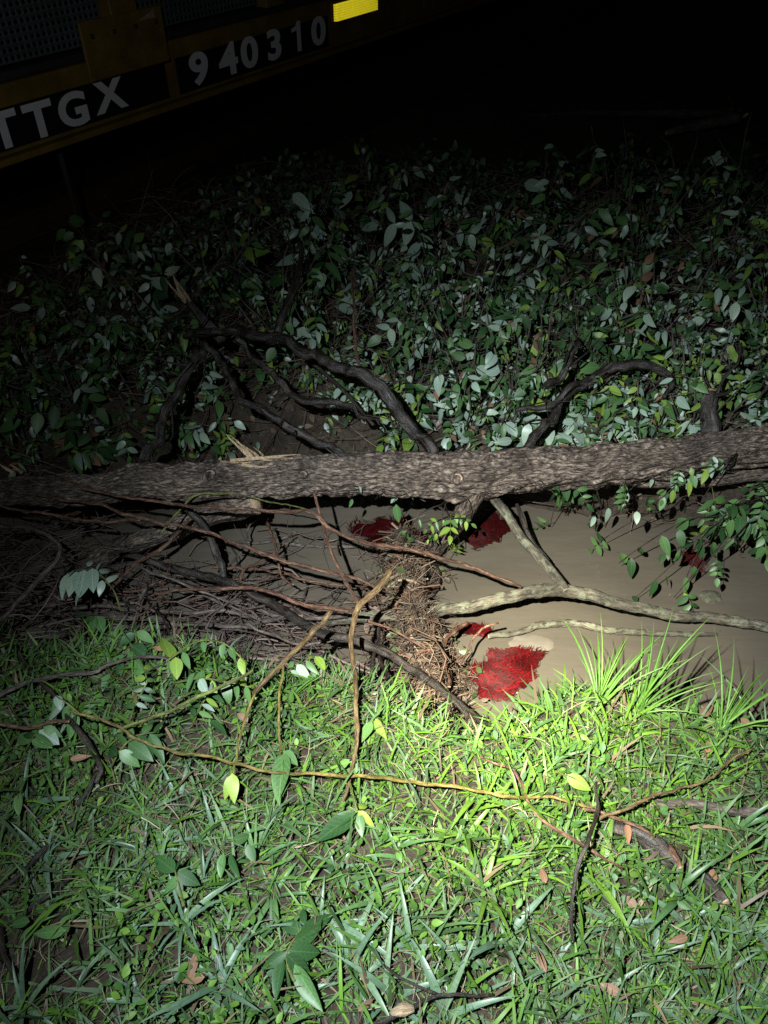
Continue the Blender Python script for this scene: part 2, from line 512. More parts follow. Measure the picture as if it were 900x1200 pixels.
box('underframe', S0 + .05, S1 - .05, -.02, .30, -2.9, -.16, m_und)
box('far_side', S0, S1, .3, 3.0, -2.95, -2.9, m_und)
box('brake_pipe', on_car(104, 240)[0], on_car(108, 240)[0], -.45, -.05, -.16, -.13, m_und)
# torn corner of a notice on the gusset
c1 = on_car(153, 24); c2 = on_car(173, 19); c3 = on_car(170, 9)
cv = [(c1[0], -.053, c1[1]), (c2[0], -.053, c2[1]), (c3[0], -.062, c3[1])]
cv += [(x, y + .003, z) for x, y, z in cv]
link('torn_tag', make_mesh('torn_tag', cv, [(0, 1, 2), (5, 4, 3), (0, 3, 4, 1), (1, 4, 5, 2), (2, 5, 3, 0)], plain('tag_paper', (.42, .34, .24), .7), smooth=False), car)
def glyph_one():
    P2 = [(.30, 0), (.46, 0), (.46, 1), (.34, 1), (.26, .86), (.08, .80), (.08, .68), (.30, .72)]
    V = [(x * .72, y * .72, z) for z in (.004, -.004) for x, y in P2]
    n = len(P2)
    F = [(0, 1, 2, 7), (2, 3, 4, 7), (4, 5, 6, 7)] + [(i, n + i, n + (i + 1) % n, (i + 1) % n) for i in range(n)]
    return make_mesh('digit', V, F, m_wht, smooth=False)
def letter(ch, cx, cy, hgt, name, wide=1.0, m=m_wht, off=.010, parent=car):
    if ch == '1':
        me = glyph_one()
    else:
        me = None
    cu = bpy.data.curves.new('glyph', 'FONT')
    cu.body = ch; cu.size = 1; cu.offset = .034; cu.extrude = .004
    cu.resolution_u = 5
    to = bpy.data.objects.new('glyph', cu); COL.objects.link(to)
    me = me or bpy.data.meshes.new_from_object(to.evaluated_get(bpy.context.evaluated_depsgraph_get()))
    bpy.data.objects.remove(to); bpy.data.curves.remove(cu)
    co = np.empty(len(me.vertices) * 3); me.vertices.foreach_get('co', co); co = co.reshape(-1, 3)
    lo, hi = co.min(0), co.max(0)
    f = hgt / (hi[1] - lo[1])
    out = np.stack([(co[:, 0] - (lo[0] + hi[0]) / 2) * f * wide, -off - co[:, 2] * .3, (co[:, 1] - (lo[1] + hi[1]) / 2) * f], 1)
    me.vertices.foreach_set('co', out.ravel()); me.materials.clear(); me.materials.append(m); me.update()
    s, h = on_car(cx, cy)
    return link(name, me, parent, Matrix.Translation((s, 0, h)))
for ch, x, y in (('T', 3, 152), ('T', 45, 140), ('G', 84, 128), ('X', 127, 110)):
    letter(ch, x, y, .158, 'letter', 1.28, parent=plate_a)
for ch, x, y in (('9', 232, 80), ('4', 266, 69), ('0', 291, 61), ('3', 320, 52), ('1', 346, 43), ('0', 372, 36)):
    letter(ch, x, y, .172, 'digit', 1.45, parent=plate_b)
letter('K', 497, 6, .06, 'letter', 1.0, plain('dim_white_stencil', (.25, .25, .25), .6))
letter('F', 507, 3, .06, 'letter', 1.0, plain('dim_white_stencil', (.25, .25, .25), .6))
# round emblem: a ring and a bar in faded paint
es, eh = on_car(456, 14)
ring_v, ring_f = [], []
for k in range(32):
    a = 2 * math.pi * k / 32
    for rr_ in (.075, .090):
        ring_v.append((math.cos(a) * rr_, -.006, math.sin(a) * rr_))
for k in range(32):
    k2 = (k + 1) % 32
    ring_f.append((2 * k, 2 * k + 1, 2 * k2 + 1, 2 * k2))
link('emblem', make_mesh('emblem', ring_v, ring_f, plain('faded_emblem_paint', (.10, .08, .05), .6), smooth=False), car, Matrix.Translation((es, 0, eh)))
# retroreflective strip: ribs of little prism faces turned back towards where light comes from
r0, rh0 = on_car(389, 25); r1_, rh1 = on_car(437, 12)
rt = on_car(387, 5)
hgt = rt[1] - rh0
rc = TA + TE * ((r0 + r1_) / 2) + Vector((0, 0, (rh0 + rt[1]) / 2))
toward = ((CAM + TORCH) / 2 - rc).normalized()
tl = Vector((toward.dot(TE), -toward.dot(TN), toward.z))
V, F = [], []
rows, cols = 7, 34
cw, chh = (r1_ - r0) / cols, hgt / rows
ax = Vector((0, 0, 1)).cross(tl).normalized(); az = tl.cross(ax).normalized()
if ax.x < 0: ax = -ax
if az.z < 0: az = -az
for i in range(cols):
    for j in range(rows):
        c = Vector((r0 + (i + .5) * cw, -.03, rh0 + (j + .5) * chh))
        a = ax * (cw * .5 / abs(ax.x)); b = az * (chh * .43)
        o = len(V)
        V += [c - a - b, c + a - b, c + a + b, c - a + b]
        F.append((o, o + 1, o + 2, o + 3))
rs = link('reflector_strip', make_mesh('reflector_strip', V, F, m_ref, smooth=False), car)
box('reflector_backing', r0 - .01, r1_ + .01, rh0 - .006, rt[1] + .006, .001, .004, plain('reflector_backing_yellow', (.55, .38, .02), .4))
# wheels
def disc(name, s, h, d0, d1, r, m):
    V, F = [], []
    for y in (-d1, -d0):
        for k in range(28):
            a = 2 * math.pi * k / 28; V.append((math.cos(a) * r, y, math.sin(a) * r))
    for k in range(28):
        k2 = (k + 1) % 28; F.append((k, k2, 28 + k2, 28 + k))
    F += [tuple(range(27, -1, -1)), tuple(range(28, 56))]
    return link(name, make_mesh(name, V, F, m, smooth=False), car, Matrix.Translation((s, 0, h)))
for s in (-1.9, -.1, 9.2, 11.0):
    for dd in (-.86, -2.3):
        disc('wheel', s, -.16, dd, dd + .13, .42, m_und)
for k, dd in enumerate((.86, 2.3)):
    cpos = TA - TN * (dd - .06)
    V = []
    prof = [(-.07, 0), (.07, 0), (.07, .02), (.012, .04), (.012, .11), (.036, .12), (.036, .15), (-.036, .15), (-.036, .12), (-.012, .11), (-.012, .04), (-.07, .02)]
    for e in (-40, 60):
        for u, z in prof:
            V.append(TE * e + TN * u + Vector((0, 0, z)))
    n = len(prof)
    F = [(i, (i + 1) % n, n + (i + 1) % n, n + i) for i in range(n)] + [tuple(range(n - 1, -1, -1)), tuple(range(n, 2 * n))]
    o = link('rail', make_mesh('rail', V, F, m_rail, smooth=False)); o.location = Vector((cpos.x, cpos.y, -.23))
    tag(o, ('rusty steel rail under the near side of the railcar', 'rusty steel rail under the far side of the railcar')[k], 'rail')

# ------------------------------------------------------------------ the fallen trunk across the ditch
tr_px = [(-160, 584, .02), (0, 574, .03), (110, 570, .035), (250, 561, .045), (400, 556, .05), (500, 557, .05), (545, 558, .05), (600, 553, .055), (720, 544, .075), (900, 520, .10), (1080, 496, .13)]
tr_pts = [at(*p) for p in tr_px]
tr_rad = [.036, .042, .050, .058, .065, .069, .079, .066, .064, .060, .057]
tbase = tr_pts[5].copy(); tbase.z = hz(tbase.x, tbase.y)
trunk = empty('fallen_trunk', tbase)
tag(trunk, 'thick fallen tree trunk with grey furrowed bark lying right across the ditch', 'tree trunk')
tube_obj('bark_stem', tr_pts, tr_rad, [M_TRUNK, M_WOOD], trunk, tbase, step=.006, sides=132, rough=.22, wob=.012, freq=85, along=13, seed=3, lump=.6)
def knot_at(c, r, nrm, px, name='knot'):
    # on the camera side of the trunk: a healed branch collar with a pale crescent of wood
    nrm = Vector(nrm).normalized()
    t = nrm.cross(Vector((0, 0, 1))).normalized(); b = t.cross(nrm)
    V, F, mi = [], [], []
    rings = [(1.35, -.6), (1.1, .12), (.85, .32), (.62, .20), (.45, -.10), (0.001, -.22)]
    for rr_, hh in rings:
        for k in range(18):
            a = 2 * math.pi * k / 18
            f = rr_ * (1 + .10 * noise.noise(Vector((math.cos(a) * 2, math.sin(a) * 2, px))))
            V.append(c - tbase + (t * math.cos(a) * 1.2 + b * math.sin(a)) * r * f + nrm * hh * r)
    for i in range(len(rings) - 1):
        for k in range(18):
            k2 = (k + 1) % 18
            F.append((i * 18 + k, i * 18 + k2, (i + 1) * 18 + k2, (i + 1) * 18 + k))
            mi.append(1 if (i == 2 and 3 <= k <= 9) else 0)
    U = [(v.x, v.z) for v in V]
    link(name, make_mesh(name, V, F, [M_TRUNK, M_WOOD], uv=U, midx=mi), trunk)
def surf(px, py):
    """The point of the trunk's near side seen at this place."""
    d = ray(px, py); best = None
    C, rr = spline(tr_pts, tr_rad, .02)
    for c, r_ in zip(C, rr):
        t = d.dot(c - CAM) / d.dot(d)
        m_ = (CAM + d * t - c).length
        if best is None or m_ < best[0]: best = (m_, c, r_, t)
    m_, c, r_, t = best
    back = math.sqrt(max(r_ * r_ - m_ * m_, 0))
    return CAM + d * (t - back / d.length), c
for px, py, r_ in ((245, 557, .016), (536, 560, .017), (355, 556, .011)):
    p, c = surf(px, py)
    p = p + (p - c).normalized() * .012
    knot_at(p, r_, (p - c), px)
# pale torn splinters where a limb ripped away
def splinter(parent, base0, root, direction, length, width, name='splinter', m=None, n=3):
    d = Vector(direction).normalized()
    s = d.cross(ray(450, 540)).normalized(); k = s.cross(d)
    V, F = [], []
    N = 6
    for i in range(N):
        f = i / (N - 1)
        wd = width * (1 - f) ** .7 * (1 + .25 * math.sin(f * 9 + length * 50)) + .0006
        c = Vector(root) - Vector(base0) + d * length * f + s * math.sin(f * 3 + width * 900) * length * .05 + k * f * f * length * .08
        V += [c - s * wd, c + k * wd * .5, c + s * wd, c - k * wd * .5]
    for i in range(N - 1):
        for j in range(4):
            F.append((i * 4 + j, i * 4 + (j + 1) % 4, i * 4 + 4 + (j + 1) % 4, i * 4 + 4 + j))
    F.append((3, 2, 1, 0)); F.append(tuple(range((N - 1) * 4, N * 4)))
    U = [(v.x * 1 + v.y, v.z) for v in V]
    return link(name, make_mesh(name, V, F, m or M_WOOD, smooth=False, uv=U), parent)
for (x0, y0, x1, y1, wd) in ((290, 536, 266, 508, .0055), (296, 537, 276, 517, .004), (303, 538, 286, 522, .0045), (310, 538, 298, 526, .0035), (298, 538, 271, 513, .003)):
    p, c = surf(x0, y0 + 4)
    root = p + Vector((0, .02, -.004)); tip = at(x1, y1, p.z + .075)
    splinter(trunk, tbase, root, tip - root, (tip - root).length, wd)
for (x0, y0, x1, y1, wd) in ((270, 541, 342, 545, .006), (288, 538, 350, 540, .005), (258, 544, 312, 544, .004), (284, 546, 334, 550, .004), (300, 541, 356, 546, .003)):
    p, c = surf(x0, y0); p2, c2 = surf(x1, y1)
    o1 = (p - c).normalized() * .013
    splinter(trunk, tbase, p + o1, p2 - p, (p2 - p).length, wd, 'torn_fibre')
for (x0, y0, x1, y1, wd) in ((16, 556, -2, 542, .006), (26, 556, 11, 543, .005), (24, 554, 14, 550, .004)):
    p, c = surf(max(x0, 2), y0)
    root = p + Vector((0, .0, .004)); tip = at(x1, y1, p.z + .03)
    splinter(trunk, tbase, root, tip - root, (tip - root).length, wd)
# branch stub that props the trunk on the debris
tube_obj('branch_stub', [at(556, 570, .03), at(548, 592, -.04), at(536, 612, -.12), at(518, 632, -.22), at(505, 650, -.30)], [.040, .032, .030, .028, .024], [M_TRUNK, M_WOOD], trunk, tbase, step=.012, sides=40, rough=.2, wob=.008, freq=70, along=10, seed=8)
tube_obj('lower_fork', [at(600, 566, .02), at(700, 562, -.01), at(800, 562, -.02), at(900, 555, -.02), at(1060, 540, .0)], [.026, .022, .022, .022, .020], [M_TRUNK, M_WOOD], trunk, tbase, step=.014, sides=48, rough=.2, wob=.008, freq=70, along=9, seed=9)

# ------------------------------------------------------------------ limbs, roots, twigs: every one a thing
def limb(name, label, cat, pts, radii, mats, **kw):
    P = []
    for p in pts:
        if len(p) == 3: P.append(at(*p))
        else: P.append(on_ground(p[0], p[1], kw.get('off', .02)))
    kw.pop('off', None)
    base = min(P, key=lambda v: v.z).copy()
    kw.setdefault('step', .02); kw.setdefault('sides', 10); kw.setdefault('wob', .006)
    kw.setdefault('seed', random.random() * 9)
    nt_ = kw.pop('twigs', 0)
    o = tube_obj(name, P, radii, mats, None, base, **kw)
    rmin = min(radii) if isinstance(radii, (list, tuple)) else radii
    for k in range(nt_):
        i = random.randrange(len(P) - 1); c = P[i].lerp(P[i + 1], random.random())
        t = (P[i + 1] - P[i]).normalized()
        d = (t * random.uniform(.2, .9) + rv(.8) + Vector((0, -.1, .25))).normalized() * random.uniform(.05, .24)
        tube_obj('side_twig', [c, c + d * .35 + rv(.012), c + d * .7 + rv(.02), c + d], [rmin * .34, rmin * .28, rmin * .2, rmin * .1], mats, o, base, step=.012, sides=6, rough=.3, freq=150, along=40, wob=.006)
    return tag(o, label, cat)
def gpts(l, offs):
    n = len(l)
    out = []
    for i, (x, y) in enumerate(l):
        f = i / (n - 1) * (len(offs) - 1); a = min(int(f), len(offs) - 2); o = offs[a] + (offs[a + 1] - offs[a]) * (f - a)
        p = on_ground(x, y, o); out.append((x, y, p.z))
    return out
def zl(l, zs):
    n = len(l); out = []
    for i, (x, y) in enumerate(l):
        f = i / (n - 1) * (len(zs) - 1); a = min(int(f), len(zs) - 2)
        out.append((x, y, zs[a] + (zs[a + 1] - zs[a]) * (f - a)))
    return out
DK, TW = [M_DARK, M_DARK], [M_RED, M_WOOD]
RT = dict(sides=18, step=.012, rough=.42, freq=120, along=26, wob=.026, twigs=5)
limb('arching_branch', 'thickest dark branch arching from the far bank down to the trunk top', 'branch', zl([(215, 388), (239, 388), (286, 391), (328, 401), (375, 417), (418, 437), (449, 456), (472, 480), (492, 511), (507, 540)], [.34, .38, .36, .24, .10]), [.009, .012, .014, .016, .017, .018, .019, .019, .019, .019], DK, **RT)
limb('arching_branch', 'dark branch sagging lowest under the thick arch, ending at the torn wood', 'branch', zl([(236, 402), (258, 429), (289, 468), (324, 497), (363, 514), (412, 538)], [.34, .24, .16, .10]), [.009, .011, .012, .013, .013, .010], DK, **RT)
limb('arching_branch', 'dark branch between the thick arch and the lowest sagging one', 'branch', zl([(270, 398), (289, 410), (317, 433), (336, 452), (367, 472), (402, 481), (445, 488)], [.34, .26, .20, .16]), [.008, .010, .011, .012, .012, .010, .006], DK, **RT)
limb('arching_branch', 'dark straight branch slanting down left from the arches\' meeting point', 'branch', zl([(238, 405), (213, 440), (197, 477), (183, 507), (168, 534)], [.34, .20, .08]), [.012, .015, .016, .016, .014], DK, **RT)
limb('arching_branch', 'thin dark twig hanging below the right end of the thick arch', 'twig', zl([(363, 425), (394, 448), (418, 476), (436, 498)], [.24, .14]), [.006, .007, .006, .004], DK)
limb('vertical_stem', 'dark upright stem rising behind the thick arching branch', 'stem', zl([(324, 392), (332, 367), (344, 336), (354, 304), (350, 280)], [.30, .52]), [.016, .015, .013, .011, .008], DK, sides=12)
limb('vine_stem', 'thin reddish vine dropping through the leaves to the thick arch', 'vine', zl([(412, 318), (416, 367), (418, 413), (429, 446)], [.46, .26]), [.004, .005, .006, .005], [M_RED, M_RED])
limb('looping_root', 'dark knobbly branch looping up and over on the right of the far bank', 'branch', zl([(612, 538), (640, 500), (664, 468), (700, 445), (736, 429), (768, 429), (782, 442), (778, 464)], [.05, .20, .26, .20]), [.012, .014, .015, .016, .015, .013, .010, .006], DK, **RT)
limb('looping_root', 'thinner dark branch running into the left foot of the looping one', 'branch', zl([(596, 486), (640, 470), (676, 456), (712, 440)], [.16, .24]), [.007, .010, .010, .007], DK, **RT)
limb('looping_root', 'short dark branch leaning up right above the looping one', 'branch', zl([(632, 458), (658, 434), (682, 402)], [.24, .34]), [.013, .013, .010], DK, **RT)
limb('stump', 'small dark broken stump standing in leaves close behind the trunk on the right', 'stump', zl([(832, 504), (834, 482), (838, 462)], [.07, .18]), [.034, .030, .022], [M_DARK, M_WOOD], **RT)
limb('vine_stem', 'pale brown vine bowing over the leaves high on the far bank', 'vine', zl([(570, 306), (576, 298), (600, 285), (636, 277), (654, 262)], [.40, .48]), [.005, .006, .006, .005, .003], [M_OCH, M_OCH])
limb('creek_limb', 'lichen-covered grey limb lying over the brown water, longest in the ditch', 'limb', zl([(380, 728), (456, 721), (540, 712), (580, 704), (620, 694), (656, 692), (700, 700), (740, 712), (780, 718), (840, 726), (900, 737), (1000, 752)], [-.26, -.20, -.16, -.18, -.26, -.31]), [.016, .018, .019, .019, .020, .020, .019, .018, .017, .017, .016, .015], [M_LICH, M_WOOD], sides=18, step=.01, rough=.2, freq=150, along=40, wob=.008)
limb('creek_limb', 'grey branch slanting from beneath the trunk down to the lichen-covered limb', 'limb', zl([(572, 576), (600, 612), (620, 640), (644, 668), (660, 690)], [-.04, -.16]), [.015, .015, .016, .016, .014], [M_LICH, M_WOOD], sides=14, step=.012, rough=.2, freq=150, along=40)
limb('creek_limb', 'thin dark side branch beside the slanting grey one under the trunk', 'twig', zl([(606, 590), (613, 615), (624, 634), (640, 656)], [-.10, -.18]), [.007, .008, .007, .006], DK)
limb('creek_limb', 'thin pale half-sunken branch parallel below the lichen-covered limb', 'limb', zl([(572, 746), (612, 740), (636, 732), (672, 730), (708, 736), (760, 742), (812, 744), (840, 743)], [-.30, -.305, -.312]), [.008, .009, .011, .011, .011, .010, .008, .005], [M_LICH, M_WOOD], sides=12, step=.01, rough=.35, freq=180, along=50)
limb('drift_log', 'pale grey log end running under the trunk at left, on the stick pile', 'log', zl([(300, 590), (245, 602), (200, 621), (150, 640), (108, 656)], [-.04, -.18, -.26]), [.036, .038, .036, .034, .030], [M_TRUNK, M_WOOD], sides=44, step=.01, rough=.22, freq=70, along=10)
# reddish twigs in front of the trunk
RW = dict(step=.011, sides=8, rough=.32, freq=160, along=34, wob=.009)
limb('twig', 'long reddish twig from the trunk\'s left end to the middle of the grey limb', 'twig', zl([(32, 548), (100, 570), (200, 590), (308, 601), (360, 600), (386, 618), (424, 634), (502, 649), (553, 663), (612, 688)], [.12, .10, .03, -.02, -.12]), [.003, .004, .0048, .0056, .0062, .006, .0058, .0054, .0052, .0045], TW, **RW)
limb('twig', 'reddish twig running below the longest one to the broken upright stem', 'twig', zl([(0, 570), (57, 582), (110, 593), (163, 607), (233, 623), (288, 639), (347, 661), (405, 676), (444, 688)], [.06, .04, -.02, -.06]), [.003, .004, .0048, .0054, .0055, .0054, .0054, .0048, .0045], TW, **RW)
limb('twig', 'reddish side shoot joining the lower reddish twig from the left edge', 'twig', zl([(-20, 592), (0, 595), (67, 605), (117, 611), (163, 608)], [.0, .02]), [.004, .004, .005, .005, .005], TW, **RW)
limb('twig', 'reddish twig lowest over the stick pile, ending at the broken stem\'s fork', 'twig', zl([(180, 694), (253, 690), (300, 690), (339, 702), (386, 712), (424, 716)], [-.12, -.06]), [.004, .005, .006, .006, .006, .005], TW, **RW)
limb('twig', 'thin pale green twig bowing along the trunk\'s lower edge', 'twig', zl([(190, 624), (207, 602), (230, 584), (253, 578), (300, 584), (362, 598)], [-.02, .05, .0]), [.003, .003, .003, .003, .003, .002], [M_GREEN, M_GREEN], **RW)
limb('twig', 'straight thin reddish twig leaning up left from the broken stem', 'twig', zl([(366, 581), (376, 608), (389, 643), (405, 678), (419, 711)], [.06, -.06]), [.004, .0045, .005, .005, .006], TW, **RW)
limb('broken_sapling', 'ochre broken sapling stem standing bent over the grass, its snapped top forked', 'stem', zl([(456, 668), (440, 692), (421, 710), (412, 732), (415, 760), (419, 791), (421, 822), (419, 850), (415, 887), (408, 920), (400, 950)], [.10, .08, .06, .06, .05, .03]), [.009, .0085, .0082, .0075, .0068, .0062, .0058, .005, .0045, .004, .003], [M_OCH, M_WOOD], **RW)
limb('broken_sapling', 'ochre stem with torn pale tip slanting left below the bent sapling', 'stem', zl([(387, 718), (370, 738), (333, 777), (298, 814)], [.08, .06]), [.0065, .0068, .0066, .005], [M_OCH, M_WOOD], **RW)
limb('yellow_stem', 'long yellow-green stem lying across the whole grass bank', 'stem', gpts([(82, 832), (128, 853), (167, 870), (200, 880), (250, 888), (300, 901), (367, 904), (417, 910), (460, 912), (500, 920), (550, 927), (600, 932), (633, 934), (693, 948)], [.16, .10, .07, .06, .05]), [.0026, .0028, .003, .0032, .0034, .0036, .0038, .0038, .004, .004, .0038, .0038, .0036, .003], [M_YEL, M_YEL], **RW)
limb('yellow_stem', 'green-yellow stem slanting up right above the long yellow one', 'stem', gpts([(140, 858), (200, 833), (260, 803), (295, 783)], [.10, .16]), [.004, .004, .004, .003], [M_GREEN, M_GREEN], **RW)
limb('drooping_shoot', 'thin yellow stem hanging to a drooping leaf below the slanted ochre stem', 'stem', zl([(333, 780), (330, 810), (329, 850), (332, 884)], [.07, .07]), [.003, .003, .003, .002], [M_YEL, M_YEL], **RW)
limb('drooping_shoot', 'thin yellow stem hanging from the tip of the slanted ochre stem', 'stem', zl([(298, 812), (290, 843), (280, 878), (272, 910)], [.08, .08]), [.0035, .003, .003, .002], [M_YEL, M_YEL], **RW)
limb('branch', 'long dark branch running diagonally from the stick pile down to the grass', 'branch', zl([(140, 652), (167, 657), (230, 672), (269, 682), (308, 702), (347, 725), (393, 748), (424, 756), (463, 776), (502, 803), (541, 830), (570, 848), (600, 868)], [-.20, -.18, -.14, -.12, -.08, -.02]), [.009, .011, .013, .014, .014, .014, .014, .013, .012, .011, .010, .009, .007], [M_DARK, M_WOOD], **RW)
limb('branch', 'short dark branch dropping from the trunk into the stick pile', 'branch', zl([(224, 596), (236, 618), (248, 642), (258, 662), (264, 690)], [-.02, -.22]), [.012, .013, .014, .013, .010], DK, **RW)
limb('branch', 'bowed dark twig curling at the left edge below the trunk', 'twig', zl([(-20, 740), (0, 723), (37, 687), (63, 660), (70, 640), (60, 628), (33, 620), (0, 617), (-30, 616)], [-.10, -.04, .0]), [.007, .007, .007, .007, .006, .006, .005, .005, .004], [M_GREY, M_GREY], **RW)
limb('branch', 'straight stick leaning up right out of the left stick pile', 'twig', zl([(123, 694), (160, 662), (200, 630), (225, 607)], [-.22, -.06]), [.006, .006, .006, .005], [M_RED, M_WOOD], **RW)
limb('branch', 'dark branch slanting from the left edge down into the grass', 'branch', zl([(-10, 738), (0, 747), (33, 783), (60, 813), (93, 853), (110, 877), (118, 900), (112, 920)], [-.04, .08, .06]), [.006, .006, .006, .006, .0065, .0065, .006, .004], DK, **RW)
limb('branch', 'brown twig turning green lying over the left grass edge', 'twig', zl([(-10, 818), (0, 815), (38, 798), (110, 787), (128, 778), (183, 768), (200, 772)], [.06, .06]), [.006, .006, .006, .005, .004, .004, .003], [M_GREY, M_GREY], **RW)
limb('branch', 'thin dark twig reaching in level from the left edge', 'twig', zl([(-10, 845), (0, 845), (33, 847), (80, 843)], [.08, .10]), [.005, .005, .005, .004], [M_RED, M_WOOD], **RW)
for lab, pts, r_, m_ in (
    ('pale level stick, topmost on the left stick pile', [(80, 713), (133, 713), (187, 715), (300, 722)], .006, M_GREY),
    ('thicker grey stick on the left stick pile just below the topmost', [(128, 720), (165, 723), (205, 732)], .011, M_GREY),
    ('long dark stick along the lower edge of the stick pile', [(20, 742), (60, 744), (100, 742), (147, 735), (300, 734)], .006, M_GREY),
    ('thin stick lying in the water beneath the trunk', [(253, 637), (308, 633), (352, 625)], .005, M_GREY),
    ('wet shiny stick floating on the dark water below the trunk', [(318, 634), (370, 637), (424, 640)], .006, M_GREY),
    ('short grey stick at the right end of the stick pile', [(262, 744), (310, 728), (352, 722)], .007, M_GREY),
    ('grey stick crossing the diagonal dark branch', [(290, 708), (330, 722), (372, 724), (408, 722)], .007, M_GREY),
    ('thin bent stick in the middle of the stick pile', [(150, 700), (190, 690), (232, 694), (262, 708)], .005, M_GREY),
    ('forked-looking twig leaning on the left of the stick pile', [(158, 735), (160, 706), (170, 690)], .006, M_GREY),
):
    limb('stick', lab, 'stick', zl(pts, [WATER + .07, WATER + .10]) if 'water' not in lab else zl(pts, [WATER + .012, WATER + .02]), r_, [m_, M_WOOD], **RW)
limb('twig', 'thin reddish twig poking right out of the debris dam', 'twig', zl([(428, 723), (463, 737), (498, 760)], [-.08, -.12]), .0035, TW, **RW)
limb('twig', 'pinkish crooked twig curving round the left of the red mat', 'twig', zl([(548, 730), (526, 748), (520, 768), (530, 793), (524, 812)], [-.22, -.2]), .006, [M_RED, M_RED], **RW)
limb('twig', 'thin pale twig sticking up over the bright red mat', 'twig', zl([(588, 732), (564, 744), (540, 778)], [-.16, -.22]), .0035, TW, **RW)
limb('twig', 'dark upright stick in the debris dam under the bent sapling', 'stick', zl([(443, 729), (440, 770), (440, 812)], [-.14, -.16]), .006, DK, **RW)
limb('twig', 'short dark stick poking into the grass below the dam', 'stick', zl([(448, 772), (452, 800), (456, 832)], [-.16, -.05]), .006, DK, **RW)
# twigs on the right of the grass
limb('twig', 'reddish twig on the grass running down right through the twig knot', 'twig', gpts([(560, 885), (600, 903), (633, 953), (667, 980), (700, 1004), (730, 1020)], [.05, .06, .04]), [.0026, .003, .0036, .004, .0036, .0026], TW, **RW)
limb('twig', 'dark upright twig crossing the twig knot on the right grass', 'twig', gpts([(696, 915), (695, 953), (690, 983), (678, 1013), (672, 1047), (670, 1098)], [.10, .10, .06]), [.0024, .0042, .0042, .004, .0036, .003], DK, **RW)
limb('twig', 'brown twig arching from the twig knot up to the right grass edge', 'twig', gpts([(700, 960), (733, 950), (757, 938), (793, 925), (833, 907), (884, 876)], [.07, .08, .05]), [.004, .004, .0036, .003, .0025, .002], [M_OCH, M_WOOD], **RW)
limb('twig', 'short brown twig from the twig knot over the rotten branch', 'twig', gpts([(690, 950), (715, 956), (740, 966), (764, 980)], [.08, .08]), [.004, .004, .0035, .003], TW, **RW)
limb('rotten_branch', 'short thick rotten dark branch piece lying in the right grass', 'branch', gpts([(700, 960), (722, 972), (747, 983), (787, 1008), (827, 1034), (850, 1060)], [.02, .03, .02]), [.012, .018, .020, .021, .019, .012], [M_DARK, M_WOOD], sides=18, step=.012, rough=.3, freq=100, along=24, wob=.008)
limb('twig', 'stubby twig with a pale cut end on the rotten branch', 'twig', gpts([(784, 990), (790, 1003), (798, 1019)], [.07, .07]), [.006, .006, .006], [M_RED, M_WOOD], **RW)
limb('branch', 'dark branch half hidden in grass at the right edge', 'branch', gpts([(760, 940), (800, 943), (847, 948), (905, 953), (960, 958)], [.03, .04]), [.008, .010, .011, .011, .011], [M_GREY, M_WOOD], **RW)
limb('twig', 'dark bowed twig at the bottom edge of the grass', 'twig', gpts([(418, 1204), (447, 1193), (467, 1183), (493, 1172), (533, 1163), (580, 1162)], [.05, .06, .05]), [.003, .0045, .0042, .0038, .003, .0024], DK, **RW)
limb('twig', 'thin dark twig meeting the bowed one at the bottom', 'twig', gpts([(448, 1125), (478, 1146), (508, 1167)], [.06, .06]), [.0024, .0024, .003], DK, **RW)
for lab, pts in (('dark stick at the left edge beside the bare soil patch', [(-12, 1052), (20, 1023), (46, 998), (90, 960)]),
                 ('dark stick above the bare soil patch, further from the left edge', [(28, 1070), (60, 1044), (82, 1022)]),
                 ('dark stick rising from the left grass to the weeds', [(94, 948), (108, 928), (118, 906)]),
                 ('dark stick along the left side of the bare soil', [(2, 1085), (6, 1115), (22, 1140)])):
    limb('stick', lab, 'stick', gpts(pts, [.03, .035]), .0055, DK, **RW)
limb('wood_chip', 'pale torn wood chip at the bottom edge by the bowed twig', 'wood chip', gpts([(460, 1192), (474, 1187), (486, 1184)], [.05, .05]), [.006, .012, .007], [M_WOOD, M_WOOD], sides=6)
rs = random.Random(4)
cross = []
for k in range(22):
    x0 = rs.uniform(-20, 330); y0 = rs.uniform(600, 745); a = rs.choice((rs.gauss(.15, .25), rs.gauss(-.75, .3), rs.gauss(1.0, .3))); L_ = rs.uniform(70, 190)
    z0 = WATER + rs.uniform(.05, .20)
    cross.append((x0, [(x0 + math.cos(a) * L_ * f + rs.gauss(0, 5), y0 + math.sin(a) * L_ * f + rs.gauss(0, 5), z0 + rs.uniform(-.02, .03)) for f in (0, .33, .66, 1)], rs.uniform(.0025, .0055), rs.choice(([M_GREY, M_WOOD], DK, TW, [M_GREY, M_GREY]))))
NTH = 'first second third fourth fifth sixth seventh eighth ninth tenth eleventh twelfth thirteenth fourteenth fifteenth sixteenth seventeenth eighteenth nineteenth twentieth twenty-first twenty-second'.split()
for k, (_, pts, r_, m_) in enumerate(sorted(cross, key=lambda c: c[0])):
    o = limb('crossing_twig', f'thin crooked twig crossing the left stick pile, {NTH[k]} from the left', 'twig', pts, [r_, r_ * .95, r_ * .8, r_ * .5], m_, step=.011, sides=7, rough=.3, freq=160, along=34, wob=.012, twigs=4)
    o['group'] = 'twigs crossing over the left stick pile'
